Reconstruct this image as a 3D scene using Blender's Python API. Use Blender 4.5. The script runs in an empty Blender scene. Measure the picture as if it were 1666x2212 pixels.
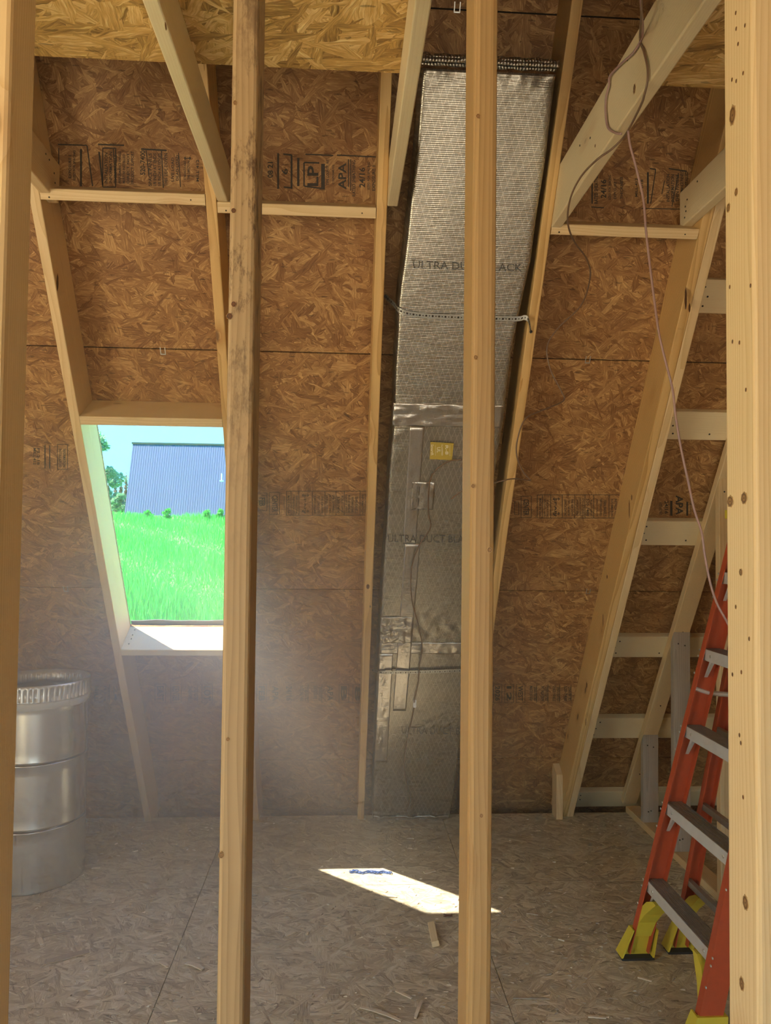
import bpy, bmesh, math, random
import numpy as np
from mathutils import Vector, Matrix, noise
R = math.radians
sc = bpy.context.scene
C = sc.collection
random.seed(7); np.random.seed(7)

# ------------------------------------------------------------------ camera
YAW, PITCH, ROLL, EYE, FPX = 0.0579, 0.0344, 0.0108, 1.6498, 1581.8
_f = Vector((math.sin(YAW)*math.cos(PITCH), math.cos(YAW)*math.cos(PITCH), math.sin(PITCH)))
_r = Vector((math.cos(YAW), -math.sin(YAW), 0)); _u = _r.cross(_f)
cr, sr = math.cos(ROLL), math.sin(ROLL)
_r, _u = cr*_r+sr*_u, -sr*_r+cr*_u
cam = bpy.data.cameras.new('camera'); co = bpy.data.objects.new('camera', cam); C.objects.link(co)
m = Matrix((_r, _u, -_f)).transposed().to_4x4(); m.translation = (0, 0, EYE); co.matrix_world = m
cam.sensor_fit = 'HORIZONTAL'; cam.sensor_width = 36; cam.lens = FPX/1666*36; cam.clip_start = .05; cam.clip_end = 600
sc.camera = co
# ------------------------------------------------------------------ world, sun, light, exposure
w = bpy.data.worlds.new('sky'); sc.world = w; w.use_nodes = True
nt = w.node_tree; nt.nodes.clear()
out = nt.nodes.new('ShaderNodeOutputWorld'); bg = nt.nodes.new('ShaderNodeBackground')
tc = nt.nodes.new('ShaderNodeTexCoord'); sx = nt.nodes.new('ShaderNodeSeparateXYZ'); rp = nt.nodes.new('ShaderNodeValToRGB')
nt.links.new(tc.outputs['Generated'], sx.inputs[0]); nt.links.new(sx.outputs[2], rp.inputs[0]); nt.links.new(rp.outputs[0], bg.inputs[0])
rp.color_ramp.elements[0].position = 0; rp.color_ramp.elements[0].color = (.20, .70, 1, 1)
rp.color_ramp.elements[1].position = .6; rp.color_ramp.elements[1].color = (.15, .42, 1, 1)
bg.inputs[1].default_value = 1.35
nt.links.new(bg.outputs[0], out.inputs[0])
SUN = Vector((.668, .02, -1)).normalized()
sl = bpy.data.lights.new('sun', 'SUN'); sl.energy = 10; sl.angle = R(.55); sl.color = (1, .88, .68)
so = bpy.data.objects.new('sun', sl); C.objects.link(so); so.rotation_euler = SUN.to_track_quat('-Z', 'Y').to_euler()
def area(name, loc, rot, sx_, sy_, e, col):
    l = bpy.data.lights.new(name, 'AREA'); l.shape = 'RECTANGLE'; l.size = sx_; l.size_y = sy_; l.energy = e; l.color = col
    o = bpy.data.objects.new(name, l); C.objects.link(o); o.location = loc; o.rotation_euler = rot; return o
# warm fill lamps added in unseen openings behind the camera and on the left
area('rear_opening_fill', (.3, -3.02, 1.05), (R(100), 0, 0), 2.4, 2.0, 13, (1, .84, .56))
area('left_opening_fill', (-3.22, -.5, 1.5), (0, R(-106), 0), 1.7, 1.7, 36, (1, .87, .58))
sc.view_settings.view_transform = 'Standard'; sc.view_settings.look = 'None'
sc.view_settings.gamma = 1; sc.view_settings.use_curve_mapping = False
sc.view_settings.exposure = 1.25
sc.cycles.max_bounces = 5; sc.cycles.diffuse_bounces = 4; sc.cycles.glossy_bounces = 2; sc.cycles.transmission_bounces = 1; sc.cycles.volume_bounces = 1
sc.cycles.use_adaptive_sampling = True; sc.cycles.adaptive_threshold = .065; sc.cycles.adaptive_min_samples = 14; sc.cycles.volume_step_rate = 4; sc.cycles.volume_max_steps = 32; sc.cycles.caustics_reflective = False; sc.cycles.caustics_refractive = False
sc.cycles.sample_clamp_indirect = 4; sc.cycles.use_denoising = True

# ------------------------------------------------------------------ geometry of the roof
TH, D = 1.0204, 4.5604
ST, CT = math.sin(TH), math.cos(TH)
S0 = .4049; ROW = 1.2192
NIN = Vector((0, -ST, -CT))            # into the room
SD = Vector((0, -CT, ST))              # up the slope
def S(X, s, off): return Vector((X, D - s*CT - off*ST, s*ST - off*CT))
RD = .184                              # 2x8 rafters
def ray(px, py): return _f + (px-833)/FPX*_r - (py-1106)/FPX*_u
def onplane(px, py, n, d):
    v = ray(px, py); o = Vector((0, 0, EYE)); return o + v*((d - n.dot(o))/n.dot(v))
def at(px, py, Y): return onplane(px, py, Vector((0, 1, 0)), Y)
def atx(px, py, X=.7475): return onplane(px, py, Vector((1, 0, 0)), X)
def atz(px, py, z=0): return onplane(px, py, Vector((0, 0, 1)), z)
def atroof(px, py, off):
    P = onplane(px, py, Vector((0, ST, CT)), D*ST-off); return P.x, (P.z+off*CT)/ST

# ------------------------------------------------------------------ material helpers
def mat(name):
    m = bpy.data.materials.new(name); m.use_nodes = True; t = m.node_tree; t.nodes.clear()
    o = t.nodes.new('ShaderNodeOutputMaterial'); b = t.nodes.new('ShaderNodeBsdfPrincipled'); t.links.new(b.outputs[0], o.inputs[0])
    return m, t, b
def N(t, typ, **k):
    n = t.nodes.new(typ)
    for a, v in k.items():
        if a == 'i':
            for kk, vv in v.items():
                if hasattr(vv, 'is_output') or isinstance(vv, bpy.types.NodeSocket): t.links.new(vv, n.inputs[kk])
                else: n.inputs[kk].default_value = vv
        else: setattr(n, a, v)
    return n
def Mth(t, op, a, b=None, c=None, clamp=False):
    n = t.nodes.new('ShaderNodeMath'); n.operation = op; n.use_clamp = clamp
    for i, v in enumerate((a, b, c)):
        if v is None: continue
        if isinstance(v, bpy.types.NodeSocket): t.links.new(v, n.inputs[i])
        else: n.inputs[i].default_value = v
    return n.outputs[0]
def Mix(t, f, a, b, mode='MIX'):
    n = t.nodes.new('ShaderNodeMix'); n.data_type = 'RGBA'; n.blend_type = mode
    for i, v in ((0, f), (6, a), (7, b)):
        if isinstance(v, bpy.types.NodeSocket): t.links.new(v, n.inputs[i])
        else: n.inputs[i].default_value = v if i == 0 else (*v, 1)[:4]
    return n.outputs[2]
def Ramp(t, f, stops, interp='LINEAR'):
    n = t.nodes.new('ShaderNodeValToRGB'); cr_ = n.color_ramp; cr_.interpolation = interp
    while len(cr_.elements) < len(stops): cr_.elements.new(.5)
    for e, (p, c) in zip(cr_.elements, stops): e.position = p; e.color = (*c, 1)
    t.links.new(f, n.inputs[0]); return n.outputs[0]
def coords(t, rnd=9.0):
    tc = N(t, 'ShaderNodeTexCoord'); oi = N(t, 'ShaderNodeObjectInfo')
    s = Mth(t, 'MULTIPLY', oi.outputs['Random'], rnd)
    c = N(t, 'ShaderNodeCombineXYZ', i={0: s, 1: Mth(t, 'MULTIPLY', s, 1.7), 2: Mth(t, 'MULTIPLY', s, .6)})
    v = N(t, 'ShaderNodeVectorMath', operation='ADD', i={0: tc.outputs['Object'], 1: c.outputs[0]})
    return v.outputs[0], tc.outputs['Object'], oi.outputs['Random']

def osb(name, stops, size=1.0, bump=.55, rough=.6, worn=0.0, fleck=.5, spread=1.0):
    """oriented strand board: overlapping long flakes, each layer a turned and stretched cell pattern, the highest flake on top;
    every flake carries fine fibre streaks along its own direction"""
    m, t, b = mat(name); v, raw, rnd = coords(t)
    wob = N(t, 'ShaderNodeTexNoise', i={'Vector': v, 'Scale': 14/size, 'Detail': 3, 'Roughness': .6})
    wv = N(t, 'ShaderNodeVectorMath', operation='MULTIPLY_ADD', i={0: wob.outputs['Color'], 1: (.020*size,)*3, 2: v}).outputs[0]
    best = col = ang = dist = None
    angs = [3, -24, 30, -48, 60, 86, 12]
    for k, a in enumerate(angs):
        a *= spread; kx = (8.5+3.0*(k % 3))/size; ky = (30+13*((k*2) % 5))/size
        ro = N(t, 'ShaderNodeVectorRotate', rotation_type='Z_AXIS', i={'Vector': wv, 'Angle': R(a)})
        mp = N(t, 'ShaderNodeMapping', i={'Vector': ro.outputs[0], 'Location': (k*3.71, k*1.93, 0), 'Scale': (kx, ky, 1)})
        vo = N(t, 'ShaderNodeTexVoronoi', voronoi_dimensions='2D', distance='EUCLIDEAN', i={'Vector': mp.outputs[0], 'Scale': 1, 'Randomness': 1})
        cs = N(t, 'ShaderNodeSeparateColor', i={0: vo.outputs['Color']})
        h = Mth(t, 'SUBTRACT', cs.outputs[0], Mth(t, 'MULTIPLY', vo.outputs['Distance'], .30))
        if best is None: best, col, ang, dist = h, cs.outputs[1], None, vo.outputs['Distance']; ang = N(t, 'ShaderNodeValue').outputs[0]; ang.default_value = R(a)
        else:
            g = Mth(t, 'GREATER_THAN', h, best)
            col = N(t, 'ShaderNodeMix', i={0: g, 2: col, 3: cs.outputs[1]}).outputs[0]
            ang = N(t, 'ShaderNodeMix', i={0: g, 2: ang, 3: R(a)}).outputs[0]
            dist = N(t, 'ShaderNodeMix', i={0: g, 2: dist, 3: vo.outputs['Distance']}).outputs[0]
            best = Mth(t, 'MAXIMUM', h, best)
    rot = N(t, 'ShaderNodeVectorRotate', rotation_type='Z_AXIS', i={'Vector': wv, 'Angle': ang})
    fm = N(t, 'ShaderNodeMapping', i={'Vector': rot.outputs[0], 'Scale': (18/size, 210/size, 1)})
    fib = N(t, 'ShaderNodeTexNoise', noise_dimensions='2D', i={'Vector': fm.outputs[0], 'Scale': 1, 'Detail': 3, 'Roughness': .65})
    fine = N(t, 'ShaderNodeTexNoise', i={'Vector': v, 'Scale': 240/size, 'Detail': 2, 'Roughness': .7})
    big = N(t, 'ShaderNodeTexNoise', i={'Vector': v, 'Scale': 1.8, 'Detail': 2})
    c = Mth(t, 'ADD', Mth(t, 'MULTIPLY_ADD', col, .30, .06), Mth(t, 'MULTIPLY', fib.outputs[0], .60))
    c = Ramp(t, c, stops)
    # the darker gaps between flakes and the pale torn edges
    edge = Mth(t, 'MULTIPLY', Mth(t, 'SUBTRACT', .42, best, clamp=True), 3.0, clamp=True)
    c = Mix(t, Mth(t, 'MULTIPLY', edge, .4), c, tuple(x*.45 for x in stops[0][1]))
    tear = Mth(t, 'MULTIPLY', Mth(t, 'GREATER_THAN', fib.outputs[0], .66), .35)
    c = Mix(t, tear, c, tuple(min(1, x*1.25) for x in stops[-1][1]))
    mp = N(t, 'ShaderNodeMapping', i={'Vector': wv, 'Rotation': (0, 0, R(-20)), 'Scale': (22/size, 110/size, 1)})
    fl = N(t, 'ShaderNodeTexVoronoi', voronoi_dimensions='2D', i={'Vector': mp.outputs[0], 'Scale': 1})
    fs = N(t, 'ShaderNodeSeparateColor', i={0: fl.outputs['Color']})
    dk = Mth(t, 'MULTIPLY', Mth(t, 'GREATER_THAN', fs.outputs[0], .95), Mth(t, 'LESS_THAN', fl.outputs['Distance'], .3))
    c = Mix(t, Mth(t, 'MULTIPLY', dk, fleck), c, tuple(x*.22 for x in stops[0][1]))
    c = Mix(t, Mth(t, 'MULTIPLY', Mth(t, 'SUBTRACT', big.outputs[0], .35, clamp=True), .55, clamp=True), c, tuple(x*.65 for x in stops[1][1]))
    if worn: c = Mix(t, Mth(t, 'MULTIPLY', fine.outputs[0], worn), c, (.40, .385, .34))
    t.links.new(c, b.inputs['Base Color']); b.inputs['Roughness'].default_value = rough
    hh = Mth(t, 'ADD', best, Mth(t, 'MULTIPLY', fib.outputs[0], .35))
    bp = N(t, 'ShaderNodeBump', i={'Strength': bump, 'Distance': .004*size, 'Height': hh}); t.links.new(bp.outputs[0], b.inputs['Normal'])
    return m

def wood(name, light, dark, ring=150, knots=.80, stain=0.0, rough=.55, ringmix=.55):
    m, t, b = mat(name); v, raw, rnd = coords(t, 3.0)
    st = N(t, 'ShaderNodeMapping', i={'Vector': v, 'Scale': (1, 1, .10)})
    n1 = N(t, 'ShaderNodeTexNoise', i={'Vector': st.outputs[0], 'Scale': 9, 'Detail': 2})
    # knots bend the grain round them
    km = N(t, 'ShaderNodeMapping', i={'Vector': v, 'Scale': (9, 9, 4.2)})
    kv = N(t, 'ShaderNodeTexVoronoi', i={'Vector': km.outputs[0], 'Scale': 1})
    ks = N(t, 'ShaderNodeSeparateColor', i={0: kv.outputs['Color']})
    gate = Mth(t, 'GREATER_THAN', ks.outputs[0], knots)
    kd = kv.outputs['Distance']
    near = Mth(t, 'MULTIPLY', gate, Mth(t, 'SUBTRACT', 1, Mth(t, 'DIVIDE', kd, .34), clamp=True))
    sp = N(t, 'ShaderNodeSeparateXYZ', i={0: raw})
    px = Mth(t, 'ADD', sp.outputs[0], Mth(t, 'MULTIPLY_ADD', rnd, .12, -.10))
    py = Mth(t, 'ADD', sp.outputs[1], Mth(t, 'MULTIPLY_ADD', rnd, -.16, .15))
    rr = Mth(t, 'SQRT', Mth(t, 'ADD', Mth(t, 'MULTIPLY', px, px), Mth(t, 'MULTIPLY', py, py)))
    rr = Mth(t, 'ADD', rr, Mth(t, 'MULTIPLY', n1.outputs[0], .045))
    rr = Mth(t, 'ADD', rr, Mth(t, 'MULTIPLY', near, .012))
    fr = Mth(t, 'FRACT', Mth(t, 'MULTIPLY', rr, ring))
    fr = Mth(t, 'POWER', fr, 2.2)
    fb = N(t, 'ShaderNodeMapping', i={'Vector': v, 'Scale': (1, 1, .02)})
    fn = N(t, 'ShaderNodeTexNoise', i={'Vector': fb.outputs[0], 'Scale': 260, 'Detail': 3})
    bl = N(t, 'ShaderNodeTexNoise', i={'Vector': v, 'Scale': 2.3, 'Detail': 3})
    f = Mth(t, 'ADD', Mth(t, 'MULTIPLY', fr, ringmix), Mth(t, 'MULTIPLY', fn.outputs[0], .30))
    f = Mth(t, 'ADD', f, Mth(t, 'MULTIPLY_ADD', bl.outputs[0], .5, -.25), clamp=True)
    c = Ramp(t, f, [(0, light), (1, dark)])
    kk = Mth(t, 'MULTIPLY', gate, Mth(t, 'SUBTRACT', 1, Mth(t, 'DIVIDE', kd, .13), clamp=True))
    kk = Mth(t, 'MULTIPLY', kk, 2.0, clamp=True)
    c = Mix(t, Mth(t, 'MULTIPLY', near, .45), c, (dark[0]*.8, dark[1]*.55, dark[2]*.4))
    c = Mix(t, Mth(t, 'MULTIPLY', kk, .8), c, (.13, .055, .02))
    if stain:
        sn = N(t, 'ShaderNodeTexNoise', i={'Vector': N(t, 'ShaderNodeMapping', i={'Vector': v, 'Scale': (1, 1, .35)}).outputs[0], 'Scale': 38, 'Detail': 6, 'Roughness': .75})
        s2 = N(t, 'ShaderNodeTexNoise', i={'Vector': v, 'Scale': 3.0})
        s_ = Mth(t, 'MULTIPLY', Mth(t, 'MULTIPLY', Mth(t, 'SUBTRACT', sn.outputs[0], .50, clamp=True), 10, clamp=True), Mth(t, 'MULTIPLY', Mth(t, 'SUBTRACT', s2.outputs[0], .36, clamp=True), 6, clamp=True))
        s_ = Mth(t, 'MULTIPLY', s_, Mth(t, 'SUBTRACT', Mth(t, 'MULTIPLY', sp.outputs[2], 1.6), 2.3, clamp=True))
        c = Mix(t, Mth(t, 'MULTIPLY', s_, stain), c, (.11, .06, .03))
    t.links.new(c, b.inputs['Base Color']); b.inputs['Roughness'].default_value = rough
    bp = N(t, 'ShaderNodeBump', i={'Strength': .25, 'Distance': .0015, 'Height': f}); t.links.new(bp.outputs[0], b.inputs['Normal'])
    return m
def plain(name, col, rough=.5, metal=0.0, var=.12, scale=12, bump=0.0, **k):
    m, t, b = mat(name); v, raw, rnd = coords(t)
    n = N(t, 'ShaderNodeTexNoise', i={'Vector': v, 'Scale': scale, 'Detail': 4})
    c = Mix(t, n.outputs[0], tuple(x*(1-var) for x in col), tuple(min(1, x*(1+var)) for x in col))
    t.links.new(c, b.inputs['Base Color']); b.inputs['Roughness'].default_value = rough; b.inputs['Metallic'].default_value = metal
    if bump:
        bp = N(t, 'ShaderNodeBump', i={'Strength': bump, 'Distance': .004, 'Height': n.outputs[0]}); t.links.new(bp.outputs[0], b.inputs['Normal'])
    return m

M = {}
M['osb_roof'] = osb('roof_strand_board', [(.22, (.14, .056, .017)), (.40, (.28, .130, .042)), (.58, (.42, .225, .080)), (.78, (.70, .45, .19))], 1.0, bump=.75)
M['osb_deck'] = osb('attic_deck_strand_board', [(.22, (.17, .085, .02)), (.38, (.44, .26, .075)), (.54, (.70, .43, .13)), (.74, (.98, .73, .34))], 1.5, bump=1.0)
M['osb_floor'] = osb('floor_strand_board', [(.22, (.22, .18, .125)), (.38, (.49, .43, .31)), (.56, (.70, .64, .48)), (.76, (.95, .91, .76))], 1.15, bump=.9, worn=.3, fleck=.6, rough=.7)
M['pine'] = wood('pale_pine', (.80, .62, .36), (.62, .42, .18), knots=.74)
M['pine_white'] = wood('whitish_spruce', (.83, .71, .46), (.72, .56, .31), knots=.78, ringmix=.35)
M['pine_yellow'] = wood('yellow_pine', (.76, .52, .22), (.50, .28, .08), ring=120, knots=.72, ringmix=.7)
M['pine_brown'] = wood('brownish_pine', (.42, .27, .115), (.29, .165, .06), knots=.74)
M['pine_stained'] = wood('stained_pine', (.45, .32, .17), (.28, .18, .085), knots=.76, stain=.9)
M['pine_grey'] = wood('weathered_grey_pine', (.47, .41, .34), (.30, .26, .21), knots=.82, rough=.75)
M['dark'] = plain('dark_joint', (.03, .02, .015), .9)
M['ink'] = plain('black_stamp_ink', (.045, .035, .028), .7, var=.5, scale=200)
M['steel'] = plain('nail_steel', (.25, .23, .21), .45, .8)
M['nailhole'] = plain('dark_nail_head', (.035, .028, .022), .6, .3)

# ------------------------------------------------------------------ object helpers
def props(o, label=None, cat=None, group=None, kind=None):
    if label: o['label'] = label
    if cat: o['category'] = cat
    if group: o['group'] = group
    if kind: o['kind'] = kind
    return o
def obj(name, verts, faces, mt, parent=None, smooth=False, mw=None, mi=None):
    me = bpy.data.meshes.new(name); me.from_pydata([tuple(v) for v in verts], [], faces)
    for x in (mt if isinstance(mt, (list, tuple)) else [mt]): me.materials.append(x)
    if mi is not None: me.polygons.foreach_set('material_index', mi)
    if smooth: me.polygons.foreach_set('use_smooth', [True]*len(me.polygons))
    me.update()
    o = bpy.data.objects.new(name, me); C.objects.link(o)
    if parent is not None: o.parent = parent
    if mw is not None: o.matrix_basis = mw
    return o
def empty(name, loc=(0, 0, 0)):
    o = bpy.data.objects.new(name, None); C.objects.link(o); o.location = loc; o.empty_display_size = .1; return o
def under(parent, o):
    """parent without moving"""
    mw = o.matrix_basis.copy(); o.parent = parent
    o.matrix_parent_inverse = parent.matrix_basis.inverted(); o.matrix_basis = mw; return o
class G:
    def __init__(s): s.v = []; s.f = []; s.m = []
    def add(s, v, f, m=0):
        b = len(s.v); s.v += [tuple(x) for x in v]; s.f += [tuple(i+b for i in q) for q in f]; s.m += [m]*len(f)
    def box(s, a, b, m=0):
        x0, y0, z0 = a; x1, y1, z1 = b
        s.add([(x0, y0, z0), (x1, y0, z0), (x1, y1, z0), (x0, y1, z0), (x0, y0, z1), (x1, y0, z1), (x1, y1, z1), (x0, y1, z1)],
              [(3, 2, 1, 0), (4, 5, 6, 7), (0, 1, 5, 4), (1, 2, 6, 5), (2, 3, 7, 6), (3, 0, 4, 7)], m)
    def hexa(s, p, m=0):
        s.add(p, [(3, 2, 1, 0), (4, 5, 6, 7), (0, 1, 5, 4), (1, 2, 6, 5), (2, 3, 7, 6), (3, 0, 4, 7)], m)
    def prism(s, A, B, m=0):
        n = len(A); s.add(list(A)+list(B), [tuple(range(n-1, -1, -1)), tuple(range(n, 2*n))]+[(i, (i+1) % n, n+(i+1) % n, n+i) for i in range(n)], m)
    def tube(s, pts, r, seg=6, m=0, cap=True):
        pts = [Vector(p) for p in pts]; n = len(pts); up = Vector((.3, .5, .8)); v = []
        for i, p in enumerate(pts):
            d = (pts[min(i+1, n-1)]-pts[max(i-1, 0)]).normalized(); a = d.cross(up).normalized(); b = d.cross(a)
            rr = r[i] if isinstance(r, (list, tuple)) else r
            v += [p+(a*math.cos(k*2*math.pi/seg)+b*math.sin(k*2*math.pi/seg))*rr for k in range(seg)]
        f = [(i*seg+k, i*seg+(k+1) % seg, (i+1)*seg+(k+1) % seg, (i+1)*seg+k) for i in range(n-1) for k in range(seg)]
        if cap: f += [tuple(range(seg-1, -1, -1)), tuple((n-1)*seg+k for k in range(seg))]
        s.add(v, f, m)
    def make(s, name, mt, parent=None, smooth=False, mw=None):
        o = obj(name, s.v, s.f, mt, None, smooth, mw, s.m)
        if parent is not None: under(parent, o)
        return o
def spline(P, k=8):
    P = [Vector(p) for p in P]; Q = [P[0]*2-P[1]]+P+[P[-1]*2-P[-2]]; out = []
    for i in range(1, len(Q)-2):
        for j in range(k):
            t = j/k; a, b, c, d = Q[i-1:i+3]
            out.append(.5*((2*b)+(c-a)*t+(2*a-5*b+4*c-d)*t*t+(3*b-a-3*c+d)*t**3))
    return out+[P[-1]]

def board(name, P0, P1, xdir, tx, ydir, wy, mt, c0=0., c1=0., bev=.0035, parent=None, warp=0):
    """a length of lumber: local z along the board, x its thickness, y its width; P0/P1 are the centres of its ends, c0/c1 slant the cuts"""
    P0, P1 = Vector(P0), Vector(P1); L = (P1-P0).length; zd = (P1-P0).normalized()
    xd = Vector(xdir).normalized(); yd = zd.cross(xd)
    if yd.dot(Vector(ydir)) < 0: yd = -yd; xd = -xd; 
    if xd.cross(yd).dot(zd) < 0: xd = -xd
    bm = bmesh.new(); hx, hy = tx/2, wy/2; n = 9 if warp else 1
    rings = []
    for k in range(n+1):
        f = k/n; row = []
        for sx_, sy_ in ((-1, -1), (1, -1), (1, 1), (-1, 1)):
            z = f*L+(c0*(1-f)+c1*f)*sy_*hy
            wx = warp*math.sin(f*math.pi*1.3+L)*.6; 
            row.append(bm.verts.new((sx_*hx+wx, sy_*hy, z)))
        rings.append(row)
    for a, b_ in zip(rings, rings[1:]):
        for k in range(4): bm.faces.new((a[k], a[(k+1) % 4], b_[(k+1) % 4], b_[k]))
    bm.faces.new(rings[0][::-1]); bm.faces.new(rings[-1])
    long_e = [e for e in bm.edges if len({id(v) for v in e.verts}) == 2 and abs(e.verts[0].co.z-e.verts[1].co.z) > L*.08 and len(e.link_faces) == 2]
    ends = [e for e in bm.edges if e not in long_e and len(e.link_faces) == 2 and (e.link_faces[0] in (bm.faces[:][-1], bm.faces[:][-2]) or e.link_faces[1] in (bm.faces[:][-1], bm.faces[:][-2]))]
    bmesh.ops.bevel(bm, geom=long_e, offset=bev, segments=2, profile=.5, affect='EDGES')
    bmesh.ops.recalc_face_normals(bm, faces=bm.faces[:])
    me = bpy.data.meshes.new(name); bm.to_mesh(me); bm.free(); me.materials.append(mt)
    o = bpy.data.objects.new(name, me); C.objects.link(o)
    mw = Matrix((xd, yd, zd)).transposed().to_4x4(); mw.translation = P0; o.matrix_basis = mw
    if parent is not None: under(parent, o)
    return o
nail_me = None
def nail(parent, P, nrm, r=.0035, h=.0012, m=None, name='nail'):
    global nail_me
    if nail_me is None:
        g = G(); k = 8; g.prism([(math.cos(i*math.pi/4), math.sin(i*math.pi/4), 0) for i in range(k)], [(math.cos(i*math.pi/4), math.sin(i*math.pi/4), 1) for i in range(k)])
        nail_me = bpy.data.meshes.new('nail'); nail_me.from_pydata(g.v, [], g.f); nail_me.materials.append(M['nailhole'])
    o = bpy.data.objects.new(name, nail_me); C.objects.link(o)
    mw = Vector(nrm).to_track_quat('Z', 'Y').to_matrix().to_4x4() @ Matrix.Diagonal((r, r, h, 1)); mw.translation = Vector(P); o.matrix_basis = mw
    return under(parent, o)

# ------------------------------------------------------------------ roof sheathing (sloping outer wall/ceiling of the room)
OPEN = (-1.080, -.503, 1.385, 2.572)   # rough opening, X0 X1 s0 s1
slope_m = Matrix((Vector((1, 0, 0)), SD, NIN)).transposed().to_4x4(); slope_m.translation = (0, D, 0)   # local x = X, y = s, z = off
# (X, SD, NIN): X x SD = ? keep a right-handed frame
if Vector((1, 0, 0)).cross(SD).dot(NIN) < 0: pass
def rects(x0, x1, y0, y1, hole):
    hx0, hx1, hy0, hy1 = hole
    if hx0 >= x1 or hx1 <= x0 or hy0 >= y1 or hy1 <= y0: return [(x0, x1, y0, y1)]
    o = []; a0, a1 = max(x0, hx0), min(x1, hx1); b0, b1 = max(y0, hy0), min(y1, hy1)
    if x0 < a0: o.append((x0, a0, y0, y1))
    if a1 < x1: o.append((a1, x1, y0, y1))
    if y0 < b0: o.append((a0, a1, y0, b0))
    if b1 < y1: o.append((a0, a1, b1, y1))
    return o
roof = empty('ceiling'); props(roof, kind='structure')
PAN = {}
rowb = [-.45, S0]+[S0+ROW*k for k in (1, 2, 3, 4)]
colb = [[-3.2, -1.10, 1.345, 3.2], [-3.2, -2.31, .126, 2.56, 3.2], [-3.2, -1.10, 1.345, 3.2], [-3.2, -2.31, .126, 2.56, 3.2], [-3.2, -1.10, 1.345, 3.2]]
for r in range(5):
    for a, b in zip(colb[r], colb[r][1:]):
        g = G()
        for x0, x1, y0, y1 in rects(a+.0012, b-.0012, rowb[r]+.0026, rowb[r+1]-.0026, (OPEN[0], OPEN[1], OPEN[2], OPEN[3]+.012)): g.box((x0-a, y0-rowb[r], -.0115), (x1-a, y1-rowb[r], 0))
        mw = slope_m @ Matrix.Translation((a, rowb[r], 0))
        PAN[(r, a)] = g.make('sheathing_panel', M['osb_roof'], roof, mw=mw)
# roofing felt over the sheathing, seen only as the dark joint lines and the ragged edge at the opening
g = G()
for x0, x1, y0, y1 in rects(-3.3, 3.3, -.5, 5.4, (OPEN[0]-.012, OPEN[1]+.012, OPEN[2], OPEN[3]+.03)): g.box((x0, y0, -.018), (x1, y1, -.012))
g.make('roofing_felt', M['dark'], roof, mw=slope_m.copy())
# galvanised clips between the sheets
M['galv'] = plain('galvanised_steel', (.62, .64, .63), .38, .85, var=.2, scale=30)
for px, py in ((352, 758), (1270, 777), (988, 16), (1271, 1277), (142, 1272)):
    X, s = atroof(px, py, 0); g = G()
    g.box((X-.011, s-.016, .0002), (X-.008, s+.016, .002)); g.box((X+.008, s-.016, .0002), (X+.011, s+.016, .002)); g.box((X-.011, s-.016, .0002), (X+.011, s-.012, .002))
    g.make('panel_clip', M['galv'], roof, mw=slope_m.copy())
# attic loft boarding laid over the collar ties
def deck(x0, x1, name='attic_deck_panel'):
    g = G(); g.box((0, 0, 0), (x1-x0, 4.1, .0115)); mw = Matrix.Translation((x0, -2.04, 2.986)); return g.make(name, M['osb_deck'], mw=mw)
for x0, x1, lb in ((-3.19, -1.055, 'loft strand board sheet at the upper left corner, mostly behind the left stud'),
                   (-1.052, .166, 'golden strand board sheet laid across the left joists, cut edge showing'),
                   (.772, 3.19, 'darker strand board sheet over the right joist, at the upper right')):
    props(deck(x0, x1), lb, 'board')
# ------------------------------------------------------------------ floor
fl = empty('floor'); props(fl, kind='structure')
xs = [-3.2, -1.856, -.637, .607, 1.85, 3.2]
for i, (a, b) in enumerate(zip(xs, xs[1:])):
    ys = [-3.0, -1.3, 1.12, 3.53, 4.405]
    for c, d in zip(ys, ys[1:]):
        dx = .012 if (c > 3 and i == 1) else 0
        g = G(); g.box((0, 0, -.018), (b-a-.003, d-c-.003, 0)); g.make('floor_panel', M['osb_floor'], fl, mw=Matrix.Translation((a+.0015, c+.0015, 0)))
g = G(); g.box((-3.25, -3.05, -.12), (3.25, 4.38, -.02)); g.box((-3.25, 4.30, -.45), (3.25, 4.90, -.40)); g.box((-3.25, 4.30, -.41), (3.25, 4.34, -.1)); g.make('subfloor_light_block', M['dark'], fl)  # last two boxes are added to block light under the floor edge
# ------------------------------------------------------------------ rest of the shell, behind and beside the camera
g = G()
for a, b in (((-3.3, -3.1, -.1), (-3.2, -1.4, 4.6)), ((-3.3, -1.4, -.1), (-3.2, .4, .6)), ((-3.3, -1.4, 2.4), (-3.2, .4, 4.6))): g.box(a, b)  # opening added in this unseen wall for sun and the left fill lamp
def gable(x): return [(x, .4, -.1), (x, 4.59, -.1), (x, 1.74, 4.6), (x, .4, 4.6)]
g.prism(gable(-3.3), gable(-3.2))
props(g.make('wall_left', M['osb_roof']), kind='structure')
g = G(); g.box((3.2, -3.1, -.1), (3.3, .4, 4.6)); g.prism(gable(3.2), gable(3.3)); props(g.make('wall_right', M['osb_roof']), kind='structure')
g = G()
for a, b in (((-3.3, -3.1, -.1), (-.95, -3.0, 4.6)), ((1.55, -3.1, -.1), (3.3, -3.0, 4.6)), ((-.95, -3.1, 2.1), (1.55, -3.0, 4.6))): g.box(a, b)  # opening added in this unseen wall for the rear fill lamp
props(g.make('wall_front', M['osb_roof']), kind='structure')
g = G(); g.box((-3.3, -3.1, 4.45), (3.3, 2.1, 4.5)); g.make('upper_ceiling', M['osb_roof'], roof)

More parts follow.
